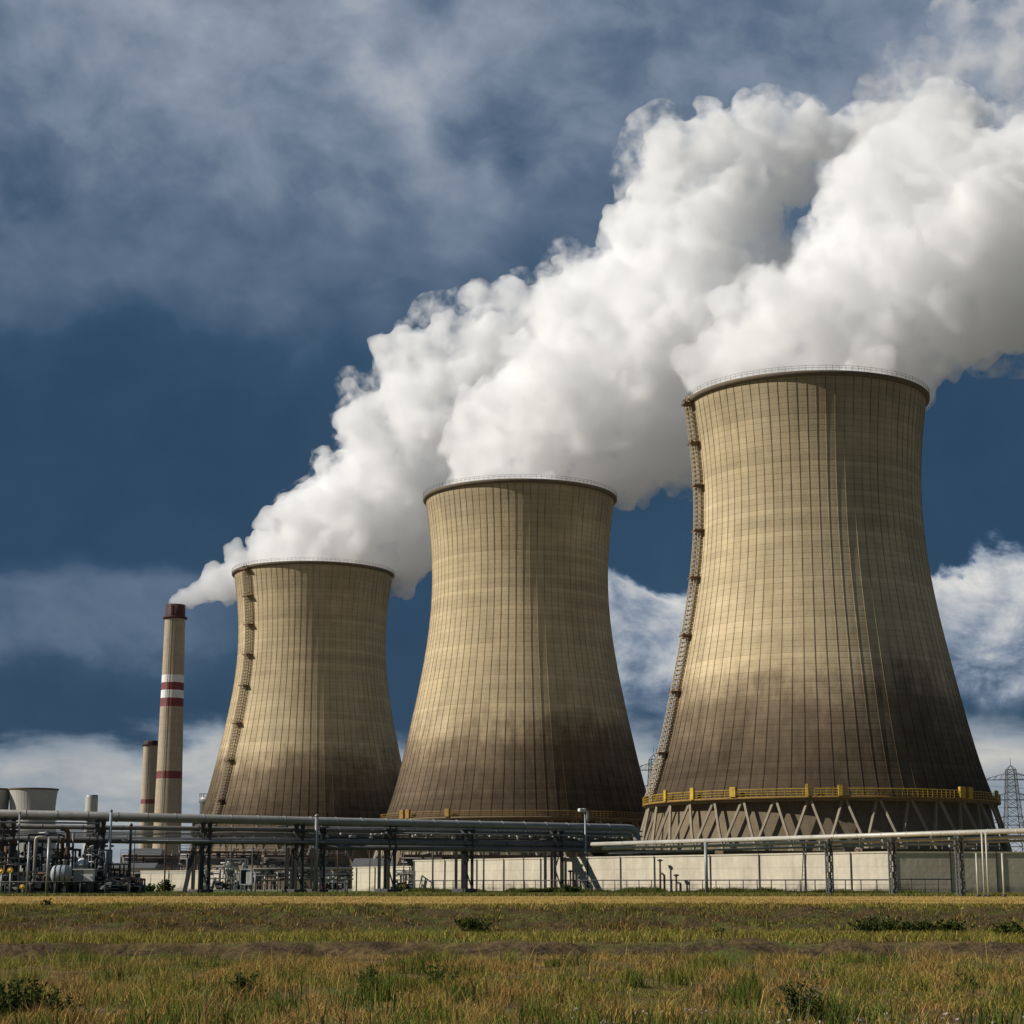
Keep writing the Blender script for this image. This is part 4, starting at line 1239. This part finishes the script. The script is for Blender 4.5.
def lowbridge():
    a = gpt(252, 153); b_ = gpt(352, 164); at = tuple(a)
    root = empty('low_pipe_bridge', at, 'low bridge of pale pipes on short posts behind the grey pole', 'pipe bridge')
    for k, (pa, pb, r, m) in enumerate(((869.5, 868.5, 0.11, 'pipe_light'), (873.5, 872.5, 0.07, 'steel_grey'), (876.5, 875, 0.09, 'steel_grey'), (880.5, 879, 0.07, 'pipe'))):
        off = Vector((0, 0.25 * k, 0))
        MB().tube([Vector((a.x, a.y, zpx(pa, a.y))) + off, Vector((b_.x, b_.y, zpx(pb, b_.y))) + off], r, 10).build('pipe_run', M[m], root, at)
    for s_ in (0.03, 0.12, 0.24, 0.36, 0.5, 0.64, 0.8, 0.95):
        p = a + (b_ - a) * s_
        MB().tube([(p.x, p.y - 0.1, p.z - .1), (p.x, p.y - 0.1, zpx(871, p.y))], 0.06, 8).build('post', M['pipe_light'] if s_ in (.12, .24) else M['steel_grey'], root, at)
    g = random.Random(9)
    for k in range(14):
        p = a + (b_ - a) * g.random()
        MB().box((p.x, p.y + g.uniform(0, .5), zpx(g.uniform(871, 882), p.y)), (g.uniform(.3, 1.2), .3, g.uniform(.12, .4)), 0, .03).build('clamp', M['machine'], root, at)
lowbridge()
# machines under the rack between trestles
for i, (px, d, w, h, lb) in enumerate(((221, 170, 2.6, 2.2, 'grey pipe manifold right of the slanting leg trestle'), (236, 175, 1.8, 3.0, 'upright pipe manifold just left of the white switch cabinet'),
                                       (332, 172, 2.4, 1.6, 'grey skid right of the tall pale pole'), (404, 186, 2.0, 2.0, 'pale pump set at the left end of the sunlit wall'))):
    o = skid(px, d, w, h, lb, 300 + i, ('steel_grey', 'pipe', 'pipe_light')); o['group'] = 'grey pump and pipework skids'
# pale sign-like bracket beside the trestle at the wall
def far_rack(px0, px1, d, ytop, ybot, label, seed):
    """A service deck on posts with railings and a run of pipes, far behind the rack."""
    g = random.Random(seed)
    a = gpt(px0, d); b_ = gpt(px1, d + 6); at = tuple(a)
    root = empty('service_platform', at, label, 'platform', 'distant service platforms behind the rack')
    zt, zb = zpx(ytop, d), zpx(ybot, d)
    dirv = (b_ - a); n = max(3, int(dirv.length / 4))
    MB().bar(Vector((a.x, a.y, zt)), Vector((b_.x, b_.y, zt)), 1.6, 0.35).build('deck', M['rusty'], root, at)
    for k in range(n + 1):
        p = a + dirv * (k / n)
        MB().bar((p.x, p.y, a.z), (p.x, p.y, zt - 0.2), 0.28).build('column', M[g.choice(('steel', 'rusty'))], root, at)
    rl = MB()
    for hh in (0.55, 1.1): rl.bar(Vector((a.x, a.y - .7, zt + hh)), Vector((b_.x, b_.y - .7, zt + hh)), 0.09)
    for k in range(n * 3 + 1):
        p = a + dirv * (k / (n * 3)); rl.bar((p.x, p.y - .7, zt), (p.x, p.y - .7, zt + 1.1), 0.08)
    rl.build('railing', M['pipe_light'], root, at)
    pp = MB()
    for k in range(5):
        z = zb + (zt - zb) * (0.15 + 0.16 * k); pp.tube([Vector((a.x, a.y + .3 * k, z)), Vector((b_.x, b_.y + .3 * k, z))], g.uniform(.1, .22), 8)
    for k in range(n * 3):
        p = a + dirv * g.random(); z1 = zb + (zt - zb) * g.uniform(.3, 1.2)
        pp.tube([(p.x, p.y - .4, a.z), (p.x, p.y - .4, z1), (p.x + g.uniform(-2, 2), p.y - .4, z1)], g.uniform(.08, .2), 8)
    pp.build('pipework', M['pipe_dark'], root, at)
    for k in range(n * 2):
        p = a + dirv * g.random()
        MB().box((p.x, p.y + .2, zb + (zt - zb) * g.uniform(.1, .8)), (g.uniform(.5, 1.8), .8, g.uniform(.4, 1.2)), 0, .05).build('junction_box', M['steel'], root, at)
far_rack(178, 300, 330, 852, 866, 'brown service platform with pipes at the foot of the ladder tower', 21)
far_rack(120, 186, 345, 856, 868, 'lower service platform with pipes at the foot of the striped chimney', 22)
far_rack(262, 345, 300, 856, 868, 'service platform behind the low pipe bridge', 23)
far_rack(590, 720, 205, 851, 859, 'pipe gallery just above the sunlit wall left of the nearest tower', 24)
far_rack(720, 830, 190, 852, 859, 'pipe gallery just above the sunlit wall before the nearest tower legs', 25)
far_rack(860, 1000, 200, 850, 858, 'pipe gallery above the grey wall at right', 26)
far_rack(400, 560, 235, 856, 866, 'pipe gallery above the sunlit wall before the middle tower legs', 27)
# sheds in the far left background
def shed(px0, px1, d, eave, ridge, label, wallm='wall_grey', win=True):
    a = gpt(px0, d); b_ = gpt(px1, d); at = tuple(a)
    root = empty('shed', at, label, 'building', 'low sheds in the left background')
    ze, zr = zpx(eave, d), zpx(ridge, d); W = b_.x - a.x; D_ = 9.0
    MB().box(((a.x + b_.x) / 2, d + D_ / 2, (a.z + ze) / 2), (W, D_, ze - a.z)).build('wall', M[wallm], root, at)
    r_ = MB(); x0, x1 = a.x - .4, b_.x + .4; y0, y1 = d - .5, d + D_ + .5; ym = d + D_ / 2
    r_.add([(x0, y0, ze + .01), (x1, y0, ze + .01), (x1, y1, ze + .01), (x0, y1, ze + .01), (x0 + .5, ym, zr), (x1 - .5, ym, zr)], [(0, 1, 5, 4), (2, 3, 4, 5), (1, 2, 5), (3, 0, 4), (3, 2, 1, 0)])
    r_.build('roof', M['roof'], root, at)
    if win:
        n = max(2, int(W / 4))
        for k in range(n):
            x = a.x + W * (k + .5) / n
            MB().box((x, d - .02, a.z + (ze - a.z) * .6), (1.4, .12, (ze - a.z) * .35)).build('window', M['machine'], root, at)
shed(128, 158, 420, 856, 848, 'wide low shed with dark pitched roof below the second chimney')
shed(100, 152, 300, 868, 862.5, 'long grey shed behind the machinery, right of the blue grey pole', 'wall_grey')
shed(74, 104, 380, 866, 858, 'small pale shed seen between the risers and the blue grey pole', 'wall')
shed(352, 392, 420, 866, 858, 'low dark roofed shed between the two left big towers')
shed(988, 1060, 330, 862, 854, 'low grey shed beyond the wall at the right edge', 'wall_grey')

# ---------------------------------------------------------------- pylons
def pylon(px, top, d, label, H_arm=(0.86, 0.70, 0.52), scale=1.0, rz=0.0):
    base = P(px, 888, d); base.z = GZ; H = P(px, top, d).z - GZ
    root = empty('pylon', base, label, 'pylon', 'lattice power pylons')
    root.rotation_euler.z = rz
    def hw(t):    # half width of the mast
        return (4.4 * (1 - t / 0.5) + 2.3 * (t / 0.5)) if t < 0.5 else (2.3 + (1.1 - 2.3) * ((t - 0.5) / 0.5))
    ts = [0, .12, .23, .33, .42, .5, .57, .64, .70, .76, .81, .86, .90, .94]
    mb = MB(); cs = [(-1, -1), (1, -1), (1, 1), (-1, 1)]
    pt = lambda c, t: Vector((c[0] * hw(t), c[1] * hw(t), t * H))
    for i in range(len(ts) - 1):
        for j in range(4):
            c0, c1 = cs[j], cs[(j + 1) % 4]
            mb.bar(pt(c0, ts[i]), pt(c0, ts[i + 1]), 0.22)
            mb.bar(pt(c0, ts[i]), pt(c1, ts[i + 1]), 0.11); mb.bar(pt(c1, ts[i]), pt(c0, ts[i + 1]), 0.11)
            mb.bar(pt(c0, ts[i + 1]), pt(c1, ts[i + 1]), 0.13)
    for c in cs: mb.bar(pt(c, .94), (0, 0, H * .975), 0.16)
    mb.bar((0, 0, H * .97), (0, 0, H * 1.03), 0.12)
    mb.build('mast', M['pylon'], root)
    for k, ta in enumerate(H_arm):
        ln = (9.2, 10.5, 8.6)[k]
        for sg in (-1, 1):
            am = MB(); tip = Vector((sg * ln, 0, ta * H - 0.2)); w = hw(ta)
            for s2 in (-1, 1):
                lo_ = Vector((sg * w, s2 * w, ta * H)); up = Vector((sg * w, s2 * w * .8, (ta + .05) * H))
                am.bar(lo_, tip, 0.18); am.bar(up, tip, 0.16)
                for q_ in (.25, .5, .75): am.bar(lo_.lerp(tip, q_), up.lerp(tip, max(0, q_ - .15)), 0.10)
            am.build('crossarm', M['pylon'], root)
            ins = MB().lathe([(0.08, 0), (0.16, -.2), (0.08, -.4), (0.16, -.6), (0.08, -.8), (0.16, -1.0), (0.08, -1.2), (.14, -1.5)], 8, c=tip)
            ins.build('insulator', M['steel_grey'], root)
    return root
py1 = pylon(1017, 762, 560, 'lattice power pylon beyond the wall at the right picture edge')
py2 = pylon(655.5, 751, 640, 'lattice power pylon half hidden between the middle and nearest towers', rz=0.25)
# overhead lines from the right pylon
b0 = py1.location; H1 = P(1010, 762, 560).z - GZ
for k, (ta, ln) in enumerate(((.86, 9.2), (.70, 10.5), (.52, 8.6))):
    for sg, nm in ((-1, 'left'), (1, 'right')):
        s0 = Vector((b0.x + sg * ln, b0.y, GZ + ta * H1 - 1.7)); s1 = s0 + Vector((260, 30, 4))
        pts = [s0.lerp(s1, t) - Vector((0, 0, 4 * 6 * t * (1 - t))) for t in np.linspace(0, 1, 13)]
        o = MB().tube(pts, 0.035, 4).build('power_line', M['pylon'], None, tuple(s0))
        tag(o, 'thin power line hanging from the ' + nm + ' end of the pylon\'s ' + ('top', 'middle', 'lowest')[k] + ' arm', 'power line', 'power lines leaving the right hand pylon')

# ---------------------------------------------------------------- vegetation
def blade_mesh(name, x, y, z, h, wd, lean_a, lean, col, mat):
    n = len(x)
    a = rng.uniform(0, math.pi, n)
    dxx, dyy = np.cos(a) * wd, np.sin(a) * wd
    lx, ly = np.cos(lean_a) * lean * h, np.sin(lean_a) * lean * h
    v = np.empty((n, 5, 3))
    v[:, 0] = np.stack([x - dxx, y - dyy, z - 0.03], -1); v[:, 1] = np.stack([x + dxx, y + dyy, z - 0.03], -1)
    v[:, 2] = np.stack([x + dxx * .7 + lx * .35, y + dyy * .7 + ly * .35, z + h * .6], -1)
    v[:, 3] = np.stack([x - dxx * .7 + lx * .35, y - dyy * .7 + ly * .35, z + h * .6], -1)
    v[:, 4] = np.stack([x + lx, y + ly, z + h], -1)
    me = bpy.data.meshes.new(name)
    me.vertices.add(n * 5); me.vertices.foreach_set('co', v.ravel())
    base = (np.arange(n) * 5)[:, None]
    loops = np.concatenate([base + np.array([[0, 1, 2, 3]]), base + np.array([[3, 2, 4]])], 1).ravel()
    me.loops.add(n * 7); me.loops.foreach_set('vertex_index', loops.astype(np.int32))
    me.polygons.add(n * 2)
    st = np.stack([np.arange(n) * 7, np.arange(n) * 7 + 4], -1).ravel()
    me.polygons.foreach_set('loop_start', st.astype(np.int32))
    me.update(calc_edges=True)
    c4 = np.ones((n, 5, 4)); c4[:, :, :3] = col[:, None, :]
    at_ = me.color_attributes.new('tint', 'FLOAT_COLOR', 'POINT'); at_.data.foreach_set('color', c4.ravel())
    me.materials.append(mat)
    o = bpy.data.objects.new(name, me); COL.objects.link(o)
    return o
def leaf_material(name):
    m = bpy.data.materials.new(name); m.use_nodes = True
    nt = m.node_tree; nt.nodes.clear()
    out = nt.nodes.new('ShaderNodeOutputMaterial')
    at_ = nt.nodes.new('ShaderNodeAttribute'); at_.attribute_name = 'tint'
    d = nt.nodes.new('ShaderNodeBsdfDiffuse'); t = nt.nodes.new('ShaderNodeBsdfTranslucent'); mx = nt.nodes.new('ShaderNodeMixShader')
    mx.inputs[0].default_value = 0.3
    nt.links.new(at_.outputs['Color'], d.inputs[0]); nt.links.new(at_.outputs['Color'], t.inputs[0])
    nt.links.new(d.outputs[0], mx.inputs[1]); nt.links.new(t.outputs[0], mx.inputs[2]); nt.links.new(mx.outputs[0], out.inputs[0])
    return m
GM = leaf_material('grass_blades')
PAL = np.array([(0.54, 0.36, 0.12), (0.36, 0.22, 0.07), (0.17, 0.115, 0.045), (0.245, 0.235, 0.045), (0.125, 0.14, 0.028), (0.39, 0.345, 0.078)])
def scatter(n, y0, y1, m_=5.0):
    y = rng.uniform(y0, y1, n); x = rng.uniform(-1, 1, n) * (y * 0.285 + m_)
    return x, y
def pick(w):
    c = np.cumsum(w, 1); c /= c[:, -1:]
    i = (rng.random(len(w))[:, None] > c).sum(1)
    return PAL[np.clip(i, 0, 5)] * rng.uniform(0.5, 1.3, (len(w), 1))
def grass(n, y0, y1, hfun, wd, wfun, keep, m_=5.0):
    x, y = scatter(n, y0, y1, m_)
    yw_ = y + wob(x)
    k = rng.random(n) < keep(x, y, yw_); x, y, yw_ = x[k], y[k], yw_[k]
    h = hfun(x, y, yw_) * rng.uniform(0.55, 1.3, len(x))
    z = ground_z(x, y)
    return x, y, z, h, np.full(len(x), wd) * rng.uniform(.7, 1.3, len(x)), rng.uniform(0, 6.28, len(x)), rng.uniform(.15, 1.3, len(x)), pick(wfun(x, y, yw_))
parts = []
# rough pasture in front
def w_field(x, y, yw_):
    g = np.clip((fbm(x * .75 + 3, y * .20, 21) - .5) * 6 + .15 + np.clip((yw_ - 42) / 6, 0, .5), 0, 1)
    rd = np.clip((fbm(x * .9, y * .25 + 9, 31) - .5) * 5 + .5, 0, 1)
    return np.stack([.9 * (1 - g) + .18, .9 * (1 - g) + .12, 1.0 * rd * (1 - g) + .1, .7 * g + .05, .5 * g + .03, .4 * g + .03], 1)
bare = lambda x, y: np.clip((fbm(x * 1.4, y * .6, 41, 5) - .37) * 6, .06, 1) * np.where(y < 26.5, np.clip((fbm(x * .5 + 5, y * 1.3, 43) - .38 - .25 * np.clip((x - 0.5) / 4, 0, .8)) * 6, .06, 1), 1)
parts.append(grass(330000, 20, 47.8, lambda x, y, w: .035 + .24 * np.clip((fbm(x * 1.5, y * .6, 51, 5) - .36) * 2.6, 0, 1) ** 1.6, .0058, w_field, lambda x, y, w: bare(x, y) * np.clip((48.0 - w) / 2.0, 0, 1)))
# green verge between track and bank
parts.append(grass(90000, 46, 60, lambda x, y, w: .10 + .16 * fbm(x * .6, y * .6, 61), .010, lambda x, y, w: np.tile([.25, .18, .12, 1.0, .5, .8], (len(x), 1)),
                   lambda x, y, w: np.clip((w - 49.6) / .6, 0, 1) * np.clip((57.0 - w) / 2.5, 0, 1) * np.clip((fbm(x * .5, y * .6, 62) - .34) * 5, .06, 1)))
# scrubby bank
def w_bank(x, y, w):
    g = np.clip((fbm(x * .35, y * .35, 71) - .5) * 7 + .4, 0, 1)
    return np.stack([.12 + 0 * g, .35 * (1 - g) + .05, 1.0 * (1 - g) + .15, .55 * g, 1.0 * g + .1, .15 * g], 1)
parts.append(grass(90000, 54, 69, lambda x, y, w: .04 + .22 * np.clip((fbm(x * 1.3, y * .9, 72) - .4) * 2.2, 0, 1), .012, w_bank, lambda x, y, w: np.clip((w - 56.5) / 1, 0, 1) * np.clip((fbm(x * .9, y * 1.2, 73) - .36) * 6, .05, 1)))
# green fringe at the brow
parts.append(grass(45000, 64, 70, lambda x, y, w: .06 + .10 * fbm(x * .5, y * .5, 81), .012, lambda x, y, w: np.tile([.5, .2, .05, .9, .7, .6], (len(x), 1)),
                   lambda x, y, w: np.clip((w - 64.5) / 1, 0, 1) * np.clip((69.5 - w) / 1.5, 0, 1) * np.clip((fbm(x * .2, y * .5, 82) - .36) * 6, .05, 1)))
parts.append(grass(5200, 21, 46, lambda x, y, w: .34 + .25 * fbm(x * .8, y * .4, 57), .0045, lambda x, y, w: np.tile([1.0, .5, .3, .1, 0, .1], (len(x), 1)), lambda x, y, w: np.clip((fbm(x * .9, y * .3, 58) - .45) * 6, .05, 1)))
nc, nb = 150, 90
cyy = 21.5 + 24 * rng.random(nc) ** 1.3; cxx = rng.uniform(-1, 1, nc) * (cyy * .285 + 3)
rad_ = rng.uniform(.10, .45, nc); hh_ = rng.uniform(.16, .42, nc)
gx_ = (cxx[:, None] + rng.normal(0, 1, (nc, nb)) * rad_[:, None]).ravel(); gy_ = (cyy[:, None] + rng.normal(0, 1, (nc, nb)) * rad_[:, None]).ravel()
kind_ = np.repeat(rng.random(nc), nb)
base_ = np.where((kind_ < .55)[:, None], np.array([[.10, .135, .026]]), np.where((kind_ < .8)[:, None], np.array([[.20, .21, .05]]), np.array([[.34, .23, .09]])))
parts.append((gx_, gy_, ground_z(gx_, gy_), np.repeat(hh_, nb) * rng.uniform(.5, 1.25, nc * nb), rng.uniform(.005, .011, nc * nb), rng.uniform(0, 6.28, nc * nb), rng.uniform(.1, .8, nc * nb), base_ * rng.uniform(.65, 1.3, (nc * nb, 1))))
cat = [np.concatenate([p_[k] for p_ in parts]) for k in range(8)]
o = blade_mesh('grass', *cat, GM); tag(o, 'rough straw and green grass covering the field and bank', 'grass', None, 'stuff')
# dry stubble on the terrace, taller green strip by the walls
def terr(n, y0, y1, h0, wd, pal, m_=6):
    x, y = scatter(n, y0, y1, m_); z = ground_z(x, y)
    c = np.array(pal)[rng.integers(0, len(pal), n)] * rng.uniform(.75, 1.25, (n, 1))
    return [x, y, z, h0 * rng.uniform(.4, 1.3, n) * (.5 + fbm(x * .15, y * .15, 91)), np.full(n, wd), rng.normal(0, 1.5, n), rng.uniform(.1, .6, n), c]
def terr_gold():
    a = terr(60000, 68.5, 112, .05, .016, [(0.56, 0.37, .125), (0.48, .31, .10), (.38, .24, .075)])
    x, y = a[0], a[1]
    near = np.clip((75 - y) / 5 + (fbm(x * .35, y * .5, 97) - .5) * 4, 0, 1) * (rng.random(len(x)) < .85)
    patch = np.clip((fbm(x * .10, y * .5, 98) - .52) * 8, 0, 1) * .7
    g = np.maximum(near, patch)[:, None] * np.ones(3)
    gc = np.array([(0.12, .14, .03), (.20, .19, .05)])[rng.integers(0, 2, len(x))]
    a[7] = a[7] * (1 - g) + gc * g
    a[3] = a[3] * (1 + near * 1.2)
    return a
tp = [terr_gold(),
      terr(40000, 118, 145, .16, .03, [(0.10, 0.125, .03), (0.15, .15, .04), (.22, .17, .06)], 4)]
o = blade_mesh('dry_grass', *[np.concatenate([p_[k] for p_ in tp]) for k in range(8)], GM)
tag(o, 'golden dry stubble and green verge on the terrace before the plant', 'grass', None, 'stuff')

# strip of weeds along the foot of the sunlit wall
def wallgrass():
    n = 26000; s_ = rng.random(n)
    x = WA[0] + (WB[0] - WA[0]) * s_; y = WA[1] + (WB[1] - WA[1]) * s_ - rng.uniform(1.2, 9, n); x = x + rng.normal(0, .3, n)
    z = ground_z(x, y); h = .10 + .42 * np.clip((fbm(x * .5, y * .1, 95) - .35) * 2.2, 0, 1)
    c = np.array([(0.06, 0.085, .02), (0.09, .11, .028), (.14, .12, .04)])[rng.integers(0, 3, n)] * rng.uniform(.7, 1.2, (n, 1))
    o = blade_mesh('verge_grass', x, y, z, h * rng.uniform(.5, 1.2, n), np.full(n, .028), rng.normal(0, 1.5, n), rng.uniform(.1, .6, n), c, GM)
    tag(o, 'dark green weeds along the foot of the sunlit wall', 'grass', None, 'stuff')
wallgrass()

def weed(px, py, d, wpx, hpx, label, dark=0.8, leaves=900, leafw=0.025, wide=False):
    """A clump of upright stems with many small leaves."""
    c = P(px, py, d); c.z = float(ground_z(np.array([c.x]), np.array([d]))[0])
    W = wpx * d / F / 2; H = hpx * d / F
    at = tuple(c); root = empty('weed_clump', at, label, 'shrub', 'weed clumps on the field and bank')
    ns = max(14, int(leaves / 22)); st = MB(); pts = []
    g = random.Random(int(px * 7 + py))
    for k in range(ns):
        u = g.gauss(0, .42); v_ = g.gauss(0, .42); hh = H * g.uniform(.45, 1.0) * max(.3, 1 - .35 * u * u)
        p0 = c + Vector((u * W * .8, v_ * W * .6, -.03)); p1 = p0 + Vector((u * W * .45 + g.gauss(0, .04), v_ * W * .3, hh))
        p0.z = float(ground_z(np.array([p0.x]), np.array([p0.y]))[0]) - .03
        st.tube([p0, (p0 + p1) / 2 + Vector((g.gauss(0, .015), 0, 0)), p1], [.009, .007, .003], 4)
        pts.append((p0, p1))
    st.build('stem', M['weedstem'], root, at)
    n = leaves
    lf = np.empty((n, 4, 3)); cl = np.empty((n, 3))
    for k in range(n):
        p0, p1 = pts[g.randrange(ns)]
        t = g.uniform(.1, 1.03); p = p0.lerp(p1, t)
        L_ = g.uniform(.03, .10) * (1.0 if not wide else 1.3) * (d / 30) ** .5; an = g.uniform(0, 6.28); up = g.uniform(.2, 1.2)
        dirv = Vector((math.cos(an), math.sin(an), up)).normalized(); sd_ = dirv.cross(Vector((g.gauss(0, 1), g.gauss(0, 1), g.gauss(0, 1)))).normalized() * leafw
        lf[k, 0] = p - c; lf[k, 1] = p + dirv * L_ * .5 + sd_ - c; lf[k, 2] = p + dirv * L_ - c; lf[k, 3] = p + dirv * L_ * .5 - sd_ - c
        cl[k] = np.array(g.choice(((.06, .095, .02), (.08, .115, .025), (.12, .145, .036), (.04, .07, .016)))) * g.uniform(.7, 1.2) * dark
    me = bpy.data.meshes.new('foliage')
    me.from_pydata(lf.reshape(-1, 3).tolist(), [], [(4 * k, 4 * k + 1, 4 * k + 2, 4 * k + 3) for k in range(n)])
    ca_ = me.color_attributes.new('tint', 'FLOAT_COLOR', 'POINT'); ca_.data.foreach_set('color', np.concatenate([np.repeat(cl, 4, 0), np.ones((n * 4, 1))], 1).ravel())
    me.materials.append(GM)
    fo = bpy.data.objects.new('foliage', me); COL.objects.link(fo); fo.parent = root
    return root
M['weedstem'] = paint('weed_stem', (0.10, 0.10, 0.04), .8, .3, 3)
weed(18, 1008, 25, 78, 40, 'wide dark bush at the bottom left corner', .6, 1800, .016)
weed(60, 1004, 26, 40, 22, 'low dark tuft just right of the corner bush', .7, 600, .014)
weed(244, 992, 30, 30, 30, 'dark leafy weed standing alone in the left foreground', .75, 700, .014)
weed(372, 982, 32, 26, 28, 'tall green weed left of centre in the foreground', 1.1, 500, .012)
weed(436, 977, 33.5, 26, 24, 'green weed just right of the tall one near centre', 1.15, 450, .012)
weed(800, 1015, 24.5, 44, 40, 'spreading green weed at the bottom right of centre', 1.0, 900, .013)
weed(880, 940, 55.5, 52, 20, 'dense dark shrub left part of the row at the right bank foot', .6, 1300, .03)
weed(918, 940, 55.5, 40, 16, 'dense dark shrub in the middle of the row at the right bank foot', .65, 900, .03)
weed(950, 940, 55.5, 40, 17, 'dense dark shrub ending the row at the right bank foot', .65, 900, .03)
weed(1012, 940, 54, 36, 15, 'low dark shrub at the right edge below the bank', .65, 700, .03)
weed(471, 937, 57, 34, 13, 'low dark tuft at the foot of the bank near centre', .75, 600, .03)
weed(718, 938, 55, 9, 10, 'tiny dark tuft on the verge right of centre', .7, 160, .02)
weed(968, 978, 33, 14, 16, 'small dark tuft in the right foreground', .8, 250, .013)
weed(706, 972, 35, 12, 10, 'small dark tuft below the track right of centre', .8, 200, .013)
weed(48, 908, 67, 12, 8, 'small dark tuft on the brow at far left', .6, 160, .03)
for k, (px, d, wp, hp, lb) in enumerate(((165, 180, 14, 13, 'round bush by the low cream wall under the pipes'), (148, 175, 22, 8, 'low bush at the end of the left machinery'), (570, 160, 22, 8, 'low weeds at the foot of the lamp post'),
                                         (120, 320, 18, 10, 'bush before the long grey shed'), (400, 180, 26, 6, 'low weeds under the rack at the white wall'))):
    weed(px, 890, d, wp, hp, lb, .8, 500, .09, True)

# pale stones and stalks on the bare patch in front
stone_m = concrete('field_stone', (0.42, 0.38, 0.33), .4, 3)
g = random.Random(77)
def stone(x, y, r, label):
    v, f = ICO1
    z = float(ground_z(np.array([x]), np.array([y]))[0])
    sc = np.array([r * g.uniform(.8, 1.4), r * g.uniform(.7, 1.1), r * g.uniform(.45, .7)])
    vv = v * sc * (1 + np.array([[g.uniform(-.15, .15)] for _ in range(len(v))]))
    me = bpy.data.meshes.new('stone'); me.from_pydata(vv.tolist(), [], f.tolist()); me.materials.append(stone_m)
    o = bpy.data.objects.new('stone', me); COL.objects.link(o); o.location = (x, y, z + r * .2)
    tag(o, label, 'stone', 'pale stones lying in the foreground grass')
for k in range(70):
    y = g.uniform(23.3, 26.8); px = g.uniform(560, 1040)
    stone(P(px, 980, y).x, y, g.uniform(.012, .05), 'small pale stone among many on the bare strip at the bottom right')
